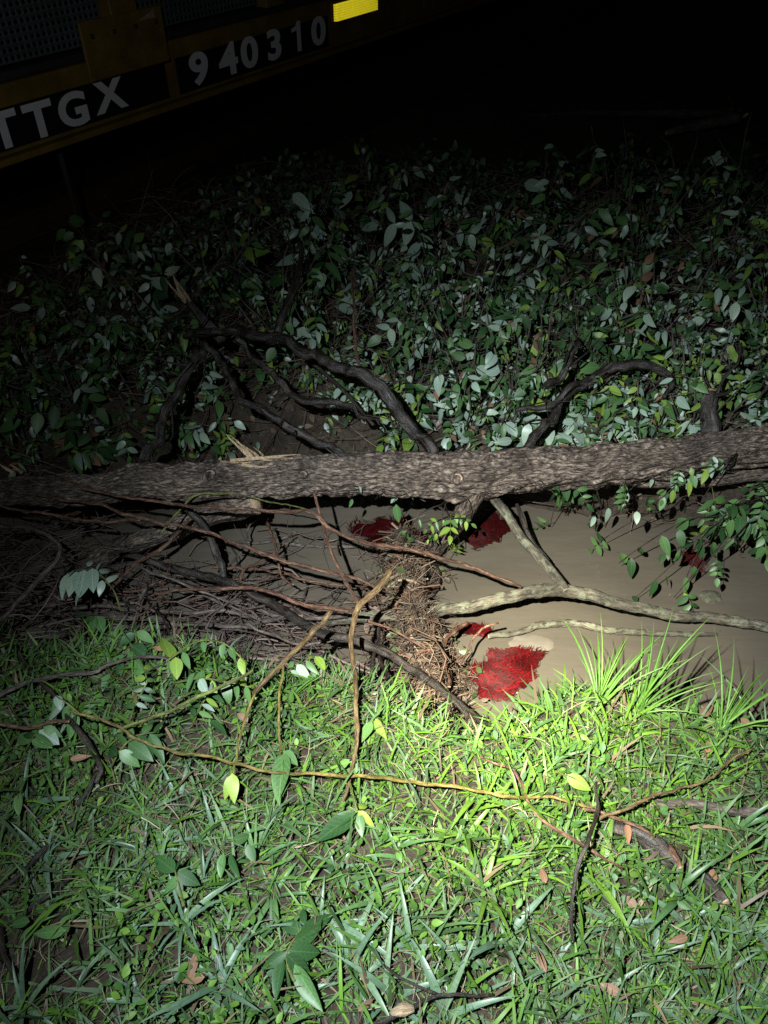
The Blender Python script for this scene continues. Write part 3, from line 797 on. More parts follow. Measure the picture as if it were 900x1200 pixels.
# the splintered branch ends on the dark left of the far bank and far right
sb = empty('broken_branch', at(222, 392, .30)); tag(sb, 'dark broken branch with a pale splintered tip left of the arches', 'branch')
b0 = sb.location
tube_obj('bark_stem', [at(262, 398, .30), at(240, 376, .36), at(219, 352, .42)], [.022, .018, .014], DK, sb, b0, step=.015, sides=12, rough=.15)
for dx, wd in ((-6, .006), (0, .008), (5, .005)):
    r_ = at(219 + dx * .4, 354, .42); t_ = at(201 + dx, 322 + abs(dx) * .7, .52)
    splinter(sb, b0, r_, t_ - r_, (t_ - r_).length, wd)
fb = empty('broken_branch', on_ground(840, 152, .02)); tag(fb, 'pale split branch with an upright splinter far off at upper right', 'branch')
b0 = fb.location
c0 = on_ground(862, 130, .10).z
tube_obj('bark_stem', [at(780, 156, c0 - .06), at(815, 147, c0 - .02), at(866, 138, c0)], [.015, .03, .03], [M_GREY, M_WOOD], fb, b0, step=.03, sides=10)
tube_obj('bark_stem', [at(610, 136, c0 - .1), at(700, 132, c0 - .05), at(800, 133, c0 - .02), at(872, 130, c0)], [.01, .02, .03, .03], [M_DARK, M_WOOD], fb, b0, step=.04, sides=10)
r_ = at(860, 134, c0); t_ = at(862, 92, c0 + .35)
splinter(fb, b0, r_, t_ - r_, (t_ - r_).length, .02)

# ------------------------------------------------------------------ leaves
def leaf_mesh(name, m, wr, fold, curl, twist, rows=7, base=.35):
    """Ovate leaf, unit length along +Y, face up +Z: two halves folded along the midrib, drooping tip."""
    V = [(0, 0, 0)]; U = [(.5, 0)]
    for i in range(1, rows):
        v = i / rows
        wd = wr * (math.sin(math.pi * min(1, v ** (base + .45)) * .98) ** .85) * (1 - .25 * v)
        z = -curl * v * v; a = twist * v
        x = math.cos(a) * wd
        V += [(-x, v, z + wd * fold - math.sin(a) * wd), (0, v, z), (x, v, z + wd * fold * .8 + math.sin(a) * wd)]
        U += [(.5 - wd / wr * .5, v), (.5, v), (.5 + wd / wr * .5, v)]
    V.append((0, 1, -curl * 1.05)); U.append((.5, 1))
    F = [(0, 2, 1), (0, 3, 2)]
    for i in range(rows - 2):
        o = 1 + i * 3
        F += [(o, o + 1, o + 4, o + 3), (o + 1, o + 2, o + 5, o + 4)]
    o = 1 + (rows - 2) * 3
    F += [(o, o + 1, len(V) - 1), (o + 1, o + 2, len(V) - 1)]
    return make_mesh(name, V, F, m, uv=U)
SHAPES = [(.25, .25, .16, .1), (.28, .12, .28, -.2), (.21, .42, .12, .3), (.26, .05, .42, 0.05), (.30, .2, .08, -.15), (.19, .3, .25, .2), (.24, -.15, .3, -.35)]
LEAVES = {k: [leaf_mesh('leaf', m, *s) for s in SHAPES] for k, m in M_LEAF.items()}
def leaf_matrix(p, axis, nrm, size):
    y = Vector(axis).normalized()
    z = Vector(nrm); z = (z - y * z.dot(y))
    z = z.normalized() if z.length > 1e-4 else y.orthogonal().normalized()
    x = y.cross(z)
    M = Matrix(((x.x, y.x, z.x, p.x), (x.y, y.y, z.y, p.y), (x.z, y.z, z.z, p.z), (0, 0, 0, 1)))
    return M @ Matrix.Diagonal((size * random.uniform(.85, 1.15), size, size, 1))
def pick(pal):
    r_ = random.random() * sum(w for _, w in pal)
    for k, w in pal:
        r_ -= w
        if r_ <= 0: return k
    return pal[-1][0]
def add_leaf(parent, base, p, axis, nrm, size, pal, name='leaf'):
    return link(name, random.choice(LEAVES[pick(pal)]), parent, leaf_matrix(p - base, axis, nrm, size))
def shrub(label, base, stems, leaf_len, per_stem, pal, stem_mat=None, group=None, name='shrub', stem_r=.004):
    base = Vector(base)
    root = empty(name, base); tag(root, label, 'shrub', group)
    for tip, bow in stems:
        tip = Vector(tip); mid = (base + tip) / 2 + Vector(bow)
        pts = [base + rv(.015), base.lerp(mid, .55) + rv(.02), mid + rv(.015), mid.lerp(tip, .6) + Vector(bow) * .15 + rv(.015), tip]
        C, _ = spline(pts, [stem_r] * 5, .03)
        stem = tube_obj('stem', pts, [stem_r, stem_r * .9, stem_r * .75, stem_r * .6, stem_r * .35], stem_mat or [M_GREY, M_GREY], root, base, step=.04, sides=5, rough=0)
        own = [(pick(pal), 4)] + list(pal)                       # one spray, mostly one tone
        big = random.choice((.6, .8, 1.0, 1.0, 1.35))
        face = Vector((random.gauss(-.08, .40), random.gauss(-.62, .30), random.gauss(.70, .30)))
        n = int(per_stem * (1.25 if big < .9 else .9) + .5)
        pinnate = random.random() < .55
        k = 0
        while k < n:
            f = .20 + .80 * (k + random.random() * .7) / n
            i = min(int(f * (len(C) - 1)), len(C) - 2)
            c = C[i].lerp(C[i + 1], random.random())
            t = (C[i + 1] - C[i]).normalized()
            side = t.cross(Vector((0, 0, 1))).normalized() * (1 if random.random() < .5 else -1)
            axis_ = (side * random.uniform(.5, 1) + t * random.uniform(.2, .7) + Vector((0, -.15, -.65)) * random.uniform(.4, 1.5) + rv(.3)).normalized()
            s = leaf_len * big * random.uniform(.6, 1.25) * (1 - .25 * f)
            if pinnate:
                # a leaf stalk with leaflets in pairs and one at the tip
                m_ = random.choice((5, 5, 7)); ln = s * (.55 * m_ / 2 + .5)
                fn = (face + rv(.2)).normalized(); fn = (fn - axis_ * fn.dot(axis_)).normalized()
                sd = axis_.cross(fn)
                q = [c, c + axis_ * ln * .5 - fn * ln * .03, c + axis_ * ln - fn * ln * .12]
                stalk = tube_obj('leaf_stalk', q, stem_r * .35, [M_GREEN, M_GREEN], stem, base, step=.05, sides=3, rough=0, cap=False)
                for u in range(m_):
                    fu = .35 + .65 * (u // 2) / (m_ // 2)
                    pp = c + axis_ * ln * fu - fn * ln * .12 * fu * fu
                    d = axis_ if u == m_ - 1 else axis_ * .55 + sd * (1 if u % 2 else -1)
                    add_leaf(stem, base, pp, d + rv(.12) - fn * .2, fn + rv(.2), s * random.uniform(.7, .95), own)
                k += m_ * .8
            else:
                add_leaf(stem, base, c + axis_ * s * .18 + rv(.012), axis_, face + rv(.32), s, own)
                k += 1
    return root
ORD = ['first', 'second', 'third', 'fourth', 'fifth', 'sixth', 'seventh', 'eighth', 'ninth', 'tenth', 'eleventh', 'twelfth', 'thirteenth', 'fourteenth', 'fifteenth']
PALE = [('pale', 6), ('mid', 3), ('lime', .6), ('dark', 1), ('brown', .35)]
GRN = [('mid', 4), ('dark', 3), ('pale', 2), ('lime', .8), ('brown', .35)]
LIM = [('lime', 3), ('mid', 3), ('pale', 2)]
rows = [
    ('in the row of leaves just behind the trunk', 512, .28, .060, [30, 110, 205, 255, 470, 540, 585, 650, 705, 760, 815, 880, 940], 7, 9, .17),
    ('in the second row up the far bank', 462, .34, .066, [20, 95, 170, 225, 395, 480, 545, 605, 670, 735, 800, 865, 935], 7, 10, .20),
    ('in the third row up the far bank', 410, .38, .070, [40, 130, 215, 330, 400, 470, 540, 610, 680, 750, 820, 895], 8, 10, .22),
    ('in the fourth row up the far bank', 352, .42, .074, [70, 180, 280, 345, 420, 500, 580, 660, 740, 820, 900], 8, 10, .25),
    ('in the dim highest row of the far bank', 255, .34, .078, [335, 415, 490, 560, 640, 720, 800, 880], 6, 8, .28),
    ('in the dim top row of the far bank', 300, .44, .076, [130, 250, 360, 430, 500, 570, 650, 740, 830, 910], 7, 9, .28),
]
for rname, py, h_, ll, xs, ns, per, spread in rows:
    for i, x in enumerate(xs):
        b = on_ground(x + random.uniform(-10, 10), py + random.uniform(-8, 8) + 18, 0)
        tall = random.uniform(.6, 1.45)
        kind = random.choice([PALE, PALE, GRN, LIM]) if x > 380 else random.choice([PALE, GRN, GRN])
        word = {id(PALE): 'pale-leaved', id(GRN): 'green-leaved', id(LIM): 'yellow-green'}[id(kind)]
        st = []
        n_ = ns + (3 if x > 440 and py > 320 else 0)
        for k in range(n_):
            a = random.uniform(0, 6.28); r_ = spread * random.uniform(.35, 1.1)
            tip = b + Vector((math.cos(a) * r_ * 1.15, math.sin(a) * r_ * .8 - .03, h_ * tall * random.uniform(.45, 1.05)))
            tip.z = max(tip.z, hz(tip.x, tip.y) + .03)
            st.append((tip, (random.uniform(-.04, .04), -.02, .09 * random.random() + .02)))
        shrub(f'{word} shrub, {ORD[i]} from the left {rname}', b, st, ll * random.uniform(.85, 1.2), per, kind, group=f'shrubs {rname}')
# taller leafy shoots that stand up above the bank
for lab, x, y, hh, n_ in (('leafy shoot with a rosette of pale leaves standing highest at left centre', 360, 245, .50, 3),
                          ('pale leafy shoot standing up right of the highest rosette', 505, 255, .46, 4),
                          ('leafy shoot drooping wide leaves below the pale upright shoot', 515, 300, .40, 3),
                          ('dim leafy shoot standing up at the top centre of the bank', 640, 205, .42, 3),
                          ('dim leafy shoot near the right edge high on the bank', 850, 285, .40, 3)):
    b = on_ground(x, y + 75, 0)
    tips = []
    for k in range(n_):
        tp = at(x + random.uniform(-28, 28), y - 28 + random.uniform(-14, 30), b.z + hh * random.uniform(.8, 1.05))
        tips.append((tp, (random.uniform(-.03, .03), 0, .03)))
    shrub(lab, b, tips, .085, 9, [('pale', 4), ('mid', 2)], name='leafy_shoot')
# shrub arms that hang over the water on the right
for lab, bx, by, tipz, pal, per, ll in (
    ('glossy dark green spray hanging lowest over the water at right', 905, 600, [(800, 690, -.24), (770, 655, -.2), (745, 700, -.28), (830, 640, -.12), (700, 636, -.22), (725, 660, -.24), (790, 700, -.27)], [('dark', 4), ('mid', 3), ('lime', .6)], 10, .07),
    ('leafy spray under the trunk\'s right half with pale round leaves', 860, 560, [(720, 585, -.02), (745, 600, -.04), (770, 580, .0), (820, 590, -.02), (690, 610, -.14), (810, 570, .03), (735, 570, .03)], [('mid', 4), ('pale', 3), ('lime', 1)], 9, .06),
    ('small dark spray under the trunk left of the hanging leaves', 640, 585, [(660, 600, -.18), (690, 595, -.15), (645, 615, -.26), (705, 615, -.22), (665, 575, -.06)], [('mid', 3), ('dark', 3)], 8, .055),
    ('leafy tangle at the right edge between trunk and water', 925, 610, [(880, 610, -.1), (860, 640, -.16), (890, 655, -.24), (850, 600, -.04), (905, 640, -.15), (870, 580, 0)], [('dark', 3), ('mid', 3)], 9, .06),
    ('small sprig of green leaves on the debris under the trunk', 520, 605, [(495, 660, -.22), (470, 650, -.24), (540, 640, -.2), (500, 640, -.16), (520, 655, -.22), (545, 622, -.14)], [('lime', 3), ('mid', 3)], 6, .045),
    ('leaves hanging below the middle of the trunk', 460, 560, [(460, 590, -.03), (410, 585, -.02), (485, 585, -.02), (440, 586, -.03)], [('mid', 3), ('pale', 2)], 5, .06)):
    b = at(bx, by, .06 if by < 590 else -.02)
    b.y += .06
    b.z = max(b.z, hz(b.x, b.y))
    st = [(at(*t), (random.uniform(-.06, .06), random.uniform(-.04, .03), random.uniform(.05, .13))) for t in tipz]
    shrub(lab, b, st, ll, per, pal, name='overhanging_spray', stem_mat=[M_DARK, M_DARK], stem_r=.003)

# dense low leaves that fill the bank between the shrubs
def leaf_mass(name, P, size, tints, label=None, cat=None, nrm_mean=(-.05, -.5, .8), kind='stuff', m=None, spread=.45, parent=None):
    n = len(P)
    ax = rng.normal(0, 1, (n, 3)); ax[:, 2] -= .8
    nr = np.asarray(nrm_mean) + rng.normal(0, spread, (n, 3))
    ax /= np.linalg.norm(ax, axis=1)[:, None]
    nr -= ax * (nr * ax).sum(1)[:, None]; nr /= np.linalg.norm(nr, axis=1)[:, None] + 1e-9
    sd = np.cross(ax, nr)
    s = size * rng.uniform(.5, 1.3, n)[:, None]
    wd = .27 * s
    def row(f, w_, up, cv):
        c = P + ax * s * f - nr * s * cv
        return [c - sd * wd * w_ + nr * s * up, c, c + sd * wd * w_ + nr * s * up]
    parts = [P] + row(.22, .80, .05, .0) + row(.48, 1.0, .07, .02) + row(.75, .62, .04, .07) + [P + ax * s - nr * s * .15]
    V = np.stack(parts, 1).reshape(-1, 3)
    o = np.arange(n) * 11
    T = [(0, 2, 1), (0, 3, 2), (7, 8, 10), (8, 9, 10)]
    for k in (1, 4):
        T += [(k, k + 1, k + 4), (k, k + 4, k + 3), (k + 1, k + 2, k + 5), (k + 1, k + 5, k + 4)]
    F = np.concatenate([np.stack([o + a for a in tt], 1) for tt in T])
    t = np.asarray(tints)[rng.integers(0, len(tints), n)] * rng.uniform(.6, 1.3, (n, 1))
    ob = link(name, make_mesh(name, V, F, m, col=np.repeat(t, 11, 0)), parent)
    return tag(ob, label, cat, kind=kind)
M_TINT = tintmat('leaf_litter_and_low_leaves', .45)
M_GRASS = tintmat('wet_grass', .50, .26)
n = 34000
X = rng.uniform(-3.0, 3.6, n); Y = rng.uniform(2.2, 5.6, n)
fe = np.interp(X, _fx, _fy)
root_zone = (np.abs(X + .25) < .42) & (Y < 3.0) & (Y > 2.2)
dist = (X - TA.x) * TN.x + (Y - TA.y) * TN.y
clump = np.sin(X * 5.1 + 1.3 * np.sin(Y * 4)) * np.cos(Y * 6.3 + X) + .3 * rng.normal(size=n)
keep = (Y > fe + .10) & (dist > .9) & (Y < 4.3) & (clump > -.5) & (~root_zone | (rng.random(n) < .30))
X, Y, clump = X[keep], Y[keep], clump[keep]
Z = height(X, Y) + .02 + .14 * rng.random(len(X)) * np.clip(clump + .6, .2, 1.3)
leaf_mass('low_leaf_cover', np.stack([X, Y, Z], 1), .040, [(.07, .12, .08), (.035, .085, .035), (.02, .055, .02), (.06, .11, .03), (.03, .07, .035)], 'dense low wet leaves covering the whole far bank', 'ground cover', m=M_TINT)
# dead leaf litter and straw on the far bank and under the roots
n = 9000
X = rng.uniform(-2.2, 2.4, n); Y = rng.uniform(2.2, 4.2, n)
k = Y > np.interp(X, _fx, _fy) + .02
X, Y = X[k], Y[k]
leaf_mass('leaf_litter', np.stack([X, Y, height(X, Y) + .008 + .03 * rng.random(len(X))], 1), .04, [(.11, .075, .05), (.07, .05, .035), (.16, .115, .08), (.05, .038, .03)], 'brown dead leaf litter between the dark arching branches', 'leaf litter', nrm_mean=(0, -.2, 1), m=M_TINT)

# ------------------------------------------------------------------ fine sticks: drift piles too tangled to count
def stick_mass(name, A, B, r_, tints, label, cat, m=M_TINT, bend=.26):
    n = len(A); d = B - A; ln = np.linalg.norm(d, axis=1)[:, None]; d = d / ln
    up = np.tile([0, 0, 1.0], (n, 1)); s = np.cross(d, up); s /= np.linalg.norm(s, axis=1)[:, None] + 1e-9; u = np.cross(s, d)
    off = (s * rng.normal(0, 1, (n, 1)) + u * rng.normal(0, .5, (n, 1))) * ln * bend
    rings = []
    for f, tp in ((0, 1), (.33, .95), (.67, .8), (1, .4)):
        c = A + d * ln * f + off * math.sin(f * math.pi) * .5
        for a in range(3):
            t = a * 2.094
            rings.append(c + (s * math.cos(t) + u * math.sin(t)) * (np.asarray(r_).reshape(-1, 1) * tp))
    V = np.stack(rings, 1).reshape(-1, 3)
    o = np.arange(n) * 12
    F = []
    for i in range(3):
        for a in range(3):
            a2 = (a + 1) % 3
            F.append(np.stack([o + i * 3 + a, o + i * 3 + a2, o + i * 3 + 3 + a2, o + i * 3 + 3 + a], 1))
    t = np.asarray(tints)[rng.integers(0, len(tints), n)] * rng.uniform(.6, 1.4, (n, 1))
    return tag(link(name, make_mesh(name, V, np.concatenate(F), m, col=np.repeat(t, 12, 0))), label, cat, kind='stuff')
# the dam
n = 3300
f = rng.random(n)
Yc = 1.14 + .88 * f; Xc = .07 + .10 * (1.9 - Yc) + rng.normal(0, .055, n) * np.where(Yc < 1.5, 1.15, .8)
Xc += .035 * np.sin(Yc * 13 + 1) + .02 * np.sin(Yc * 31)
Zc = np.maximum(height(Xc, Yc), WATER) + .006 + .05 * rng.random(n) * np.exp(-((Xc - .12) / .12) ** 2)
an = rng.normal(1.3, 1.1, n); ln = rng.uniform(.02, .12, n) * (1 + .9 * (rng.random(n) < .15))
d = np.stack([np.cos(an), np.sin(an), rng.normal(-.05, .25, n)], 1) * ln[:, None] / 2
c = np.stack([Xc, Yc, Zc], 1)
stick_mass('debris_dam', c - d, c + d, rng.uniform(.0007, .0024, n) * (1 + 1.9 * (rng.random(n) < .12)), [(.12, .085, .06), (.07, .052, .040), (.20, .155, .11), (.05, .037, .031), (.15, .085, .055)], 'matted straw and twigs damming the ditch below the bent sapling', 'debris')
n = 4800
Yc = rng.uniform(1.34, 2.1, n); Xc = rng.uniform(-1.85, .02, n)
dens = sstep(1.95, 1.55, Yc) * .75 + .10 + .35 * sstep(-.7, -1.2, Xc)
dens *= .45 + .55 * (np.sin(Xc * 8 + 2 * np.sin(Yc * 9)) * np.cos(Yc * 14 + Xc * 3) > -.2)
k = rng.random(n) < dens * .62
Yc, Xc = Yc[k], Xc[k]; n = len(Xc)
Zc = WATER + .008 + .20 * rng.random(n) ** 2.2 * np.clip((-.15 - Xc) * 1.2, .12, 1)
an = np.where(rng.random(n) < .55, rng.normal(-.1, .4, n), rng.uniform(0, 6.28, n)); ln = rng.uniform(.04, .30, n)
d = np.stack([np.cos(an), np.sin(an), rng.normal(0, .22, n)], 1) * ln[:, None] / 2
c = np.stack([Xc, Yc, Zc + .02], 1)
stick_mass('stick_pile', c - d, c + d, rng.uniform(.0008, .0024, n) * (1 + 1.3 * (rng.random(n) < .28)), [(.07, .05, .045), (.12, .085, .075), (.17, .12, .105), (.05, .038, .034), (.11, .075, .062)], 'tangled wet sticks heaped on the water at left below the trunk', 'stick pile')
n = 3000
Xc = rng.uniform(-1.7, 1.9, n); Yc = np.interp(Xc, _fx, _fy) + rng.uniform(-.02, 1.7, n)
Zc = height(Xc, Yc) + .015 + .16 * rng.random(n) ** 2
an = rng.uniform(0, 6.28, n); ln = rng.uniform(.06, .35, n)
d = np.stack([np.cos(an), np.sin(an) * .7, np.abs(rng.normal(0, .4, n))], 1) * ln[:, None] / 2
c = np.stack([Xc, Yc, Zc], 1)
stick_mass('fallen_twigs', c - d, c + d, rng.uniform(.001, .0032, n), [(.07, .05, .04), (.12, .08, .06), (.18, .12, .08)], 'thin bare twigs tangled among the leaves of the far bank', 'twigs')

n = 700
Yc = 1.15 + .85 * rng.random(n); Xc = .07 + .10 * (1.9 - Yc) + .035 * np.sin(Yc * 13 + 1) + rng.normal(0, .065, n)
leaf_mass('drifted_leaves', np.stack([Xc, Yc, np.maximum(height(Xc, Yc), WATER) + .012 + .035 * rng.random(n)], 1), .032, [(.08, .055, .04), (.13, .09, .06), (.05, .04, .032), (.06, .09, .03)], 'wet dead leaves matted into the debris dam', 'drifted leaves', nrm_mean=(0, -.3, 1), m=M_TINT)
n = 260
Xc = rng.uniform(-1.5, 1.6, n); Yc = rng.uniform(1.2, 2.3, n); k = height(Xc, Yc) < WATER - .02
Xc, Yc = Xc[k], Yc[k]; n = len(Xc)
leaf_mass('floating_scraps', np.stack([Xc, Yc, np.full(n, WATER + .004)], 1), .008, [(.16, .13, .09), (.08, .06, .045), (.25, .22, .17)], 'tiny scraps of plant litter floating on the muddy water', 'floating litter', nrm_mean=(0, 0, 1), spread=.05, m=M_TINT)

# ------------------------------------------------------------------ red feathery root mats in the water
m_redm = tintmat('red_root_fibres', .62, .15)
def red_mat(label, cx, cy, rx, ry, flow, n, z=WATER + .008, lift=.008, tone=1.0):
    c0 = at(cx, cy, z)
    rxm = (at(cx + rx, cy, z) - c0).length; rym = (at(cx, cy + ry, z) - c0).length
    root = empty('red_root_mat', c0); tag(root, label, 'roots')
    # body: a lumpy low pad
    V, F = [(0, 0, .012)], []
    RN, SN = 9, 44
    for i in range(1, RN + 1):
        for k in range(SN):
            a = 2 * math.pi * k / SN; f = i / RN
            e = (1 + .30 * math.sin(a * 2 + cx) + .16 * math.sin(a * 5 + cx * 2) + .10 * math.sin(a * 11)) * (.9 + .1 * noise.noise(Vector((math.cos(a) * 6 + cx, math.sin(a) * 6, 1))))
            x, y = math.cos(a) * rxm * f * e * .92, math.sin(a) * rym * f * e * .92
            V.append((x, y, lift * .6 * (1 - f * f) * (1 + .5 * noise.noise(Vector((x * 30, y * 30, cx)))) + .004 * noise.noise(Vector((x * 90, y * 90, 2))) - .004 * (f > .95)))
    for k in range(SN): F.append((0, 1 + k, 1 + (k + 1) % SN))
    for i in range(RN - 1):
        for k in range(SN):
            k2 = (k + 1) % SN
            F.append((1 + i * SN + k, 1 + (i + 1) * SN + k, 1 + (i + 1) * SN + k2, 1 + i * SN + k2))
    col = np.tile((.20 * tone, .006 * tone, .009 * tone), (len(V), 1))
    link('pad', make_mesh('pad', V, F, m_redm, col=col), root)
    th = rng.uniform(0, 6.283, n); rr_ = np.sqrt(rng.random(n))
    env = 1 + .30 * np.sin(th * 2 + cx) + .16 * np.sin(th * 5 + cx * 2) + .10 * np.sin(th * 11)
    rr_ = rr_ * env * .9
    A = np.stack([np.cos(th) * rxm * rr_, np.sin(th) * rym * rr_, lift * .6 * np.clip(1 - rr_ ** 2, 0, 1) + rng.uniform(-.001, .004, n)], 1)
    fa = flow + .9 * np.sin(A[:, 0] * 28 + cx) + .5 * np.sin(A[:, 1] * 60) + rng.normal(0, .22, n)
    out = np.stack([np.cos(fa), np.sin(fa)], 1)
    ln = rng.uniform(.012, .045, n)
    N = 4; wd = rng.uniform(.0006, .0016, n)
    L_ = []
    side = np.stack([-out[:, 1], out[:, 0]], 1)
    ph = rng.uniform(0, 6.28, n)
    for i in range(N):
        f = i / (N - 1)
        pos = A[:, :2] + out * (ln * f)[:, None] + side * (np.sin(f * 4 + ph) * ln * .12)[:, None]
        zz = A[:, 2] * (1 - .5 * f) + .002 * np.sin(f * 5 + ph)
        zz = np.maximum(zz, -.006)
        w_ = (wd * (1 - .8 * f))[:, None]
        L_ += [np.concatenate([pos - side * w_, zz[:, None]], 1), np.concatenate([pos + side * w_, zz[:, None] + wd[:, None] * .7], 1)]
    V = np.stack(L_, 1).reshape(-1, 3)
    o = np.arange(n) * (2 * N)
    F = np.concatenate([np.stack([o + 2 * i, o + 2 * i + 1, o + 2 * i + 3, o + 2 * i + 2], 1) for i in range(N - 1)])
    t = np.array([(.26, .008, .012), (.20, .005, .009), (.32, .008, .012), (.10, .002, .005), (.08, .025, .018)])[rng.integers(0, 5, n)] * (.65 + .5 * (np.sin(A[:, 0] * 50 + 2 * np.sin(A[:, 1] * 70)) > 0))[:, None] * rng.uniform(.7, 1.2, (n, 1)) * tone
    fo = link('fibres', make_mesh('fibres', V, F, m_redm, col=np.repeat(t, 2 * N, 0)), root); fo['kind'] = 'stuff'
red_mat('bright red feathery root mat at the grass edge, largest of the red patches', 590, 788, 47, 27, .5, 3800, tone=.42)
red_mat('red root patch with painted shade on the water under the trunk, left of the stub', 462, 628, 52, 22, 2.6, 1500, tone=.17)  # same roots as the bright mat; the low tone paints in the trunk's shadow
red_mat('red root patch with painted shade under the trunk just right of the stub', 572, 622, 28, 20, .6, 900, tone=.17)  # trunk shadow painted in by the low tone here too
red_mat('thin red root fringe along the sunken branch above the largest red mat', 556, 738, 20, 8, 2.9, 500, tone=.4)
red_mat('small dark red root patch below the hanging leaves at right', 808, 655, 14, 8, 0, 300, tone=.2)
# pale silt hump just breaking the surface
def hump(name, label, cat, cx, cy, rx, ry, hgt, m):
    c0 = at(cx, cy, WATER - .004); rxm = (at(cx + rx, cy, WATER) - c0).length; rym = (at(cx, cy + ry, WATER) - c0).length
    V, F = [], []
    RN, SN = 10, 40
    for i in range(RN + 1):
        for k in range(SN):
            a = 2 * math.pi * k / SN; f = i / RN + .0001
            e = 1 + .25 * noise.noise(Vector((math.cos(a) * 1.5 + cx, math.sin(a) * 1.5, 5)))
            x, y = math.cos(a) * rxm * f * e, math.sin(a) * rym * f * e
            V.append((x, y, hgt * (1 - f ** 4) * (1 + .3 * noise.noise(Vector((x * 22, y * 22, 4)))) - .006 * f))
    for i in range(RN):
        for k in range(SN):
            k2 = (k + 1) % SN; F.append((i * SN + k, i * SN + k2, (i + 1) * SN + k2, (i + 1) * SN + k))
    o = link(name, make_mesh(name, V, F, m)); o.location = c0
    return tag(o, label, cat)
hump('silt_mound', 'pale smooth silt hump in the water beside the bright red mat', 'silt', 622, 755, 40, 13, .011, plain('pale_wet_silt', (.165, .143, .118), .25, .12, 14))
hump('moss_clump', 'small mossy lump half sunk near the lichen-covered limb at right', 'moss', 832, 700, 16, 8, .02, plain('dull_moss', (.075, .075, .048), .8, .6, 60))

# ------------------------------------------------------------------ grass of the near bank: one uncountable mass
def blades(P, az, ln, wd, lean, curl, tint):
    n = len(P)
    h = np.stack([np.cos(az), np.sin(az), np.zeros(n)], 1); s = np.stack([-np.sin(az), np.cos(az), np.zeros(n)], 1)
    lev = (0, .3, .62, 1.0); wf = (.75, 1, .8, .04)
    rows_ = []; pos = P.copy(); prev = 0
    tw = rng.normal(0, .35, n)
    for f, w_ in zip(lev, wf):
        ang = lean + curl * (f - .15)
        step = (f - prev) * ln
        pos = pos + h * (np.sin(ang) * step)[:, None] + np.array([0, 0, 1.0]) * (np.cos(ang) * step)[:, None]
        sd = s * np.cos(tw * f)[:, None] + np.array([0, 0, 1.0]) * np.sin(tw * f)[:, None]
        c = (wd * w_)[:, None] * sd
        rows_ += [pos - c, pos + c]
        prev = f
    V = np.stack(rows_, 1).reshape(-1, 3)
    o = np.arange(n) * 8
    F = np.concatenate([np.stack([o + 2 * i, o + 2 * i + 1, o + 2 * i + 3, o + 2 * i + 2], 1) for i in range(3)])
    return V, F, np.repeat(tint, 8, 0)
def soil_patch(X, Y):
    p = at(45, 1125, 0)
    e = ((X - p.x) / .13) ** 2 + ((Y - p.y) / .09) ** 2
    p2 = at(175, 895, 0); e2 = ((X - p2.x) / .09) ** 2 + ((Y - p2.y) / .06) ** 2
    return np.minimum(e, e2)
n = 104000
X = np.concatenate([rng.uniform(-1.5, 1.5, 92000), rng.uniform(-2.6, 2.8, 12000)]); Y = np.concatenate([rng.uniform(.12, 1.62, 92000), rng.uniform(.0, 1.62, 12000)])
ne = np.interp(X, _nx, _ny)
patch = np.sin(X * 6.3 + 2 * np.sin(Y * 5)) * np.cos(Y * 8.1 - X * 2)
thin = rng.random(n) < .66 + .34 * patch
keep = (Y < ne + .035) & thin & ((soil_patch(X, Y) > 1) | (rng.random(n) < .10))
X, Y, patch = X[keep], Y[keep], patch[keep]; n = len(X)
Z = height(X, Y) - .004
long_ = rng.random(n) < .28
ln = np.where(long_, rng.uniform(.06, .135, n), rng.uniform(.02, .06, n))
wd = np.where(long_, rng.uniform(.0014, .0044, n), rng.uniform(.0008, .0024, n))
az = rng.uniform(0, 6.283, n); lean = rng.normal(.95, .42, n); curl = rng.uniform(.1, 1.5, n)
pal = np.array([(.064, .128, .042), (.056, .126, .022), (.080, .168, .018), (.076, .124, .070), (.036, .074, .024), (.15, .115, .065), (.085, .062, .038)])
prob = np.array([.28, .26, .14, .11, .12, .035, .055])
ti = rng.choice(7, n, p=prob)
beam_lime = rng.random(n) < .38 * np.exp(-((X - .42) / .42) ** 2 - ((Y - 1.02) / .36) ** 2)      # more lime blades around the hot spot, its warm light put into their colour
ti = np.where(beam_lime, 2, ti)
tint = pal[ti] * rng.uniform(.65, 1.3, (n, 1))
V, F, Cc = blades(np.stack([X, Y, Z], 1), az, ln, wd, lean, curl, tint)
tag(link('grass', make_mesh('grass', V, F, M_GRASS, col=Cc)), 'wet trampled green grass covering the near bank', 'grass', kind='stuff')
# small round-leaved ground cover among the grass
n = 9500
X = rng.uniform(-1.6, 1.5, n); Y = rng.uniform(.3, 1.5, n)
cl = np.sin(X * 7 + 1) * np.cos(Y * 9 + X * 4) + .7 * np.exp(-((X - .3) / .3) ** 2 - ((Y - 1.05) / .3) ** 2)
k = (cl > .18) & (Y < np.interp(X, _nx, _ny) + .0) & (soil_patch(X, Y) > 1)
X, Y = X[k], Y[k]
leaf_mass('small_leaved_weeds', np.stack([X, Y, height(X, Y) + .02 + .03 * rng.random(len(X))], 1), .022, [(.06, .14, .022), (.09, .18, .026), (.045, .11, .026), (.055, .11, .05)], 'small round-leaved weeds growing through the grass', 'weeds', nrm_mean=(0, -.1, 1.0), m=M_GRASS)
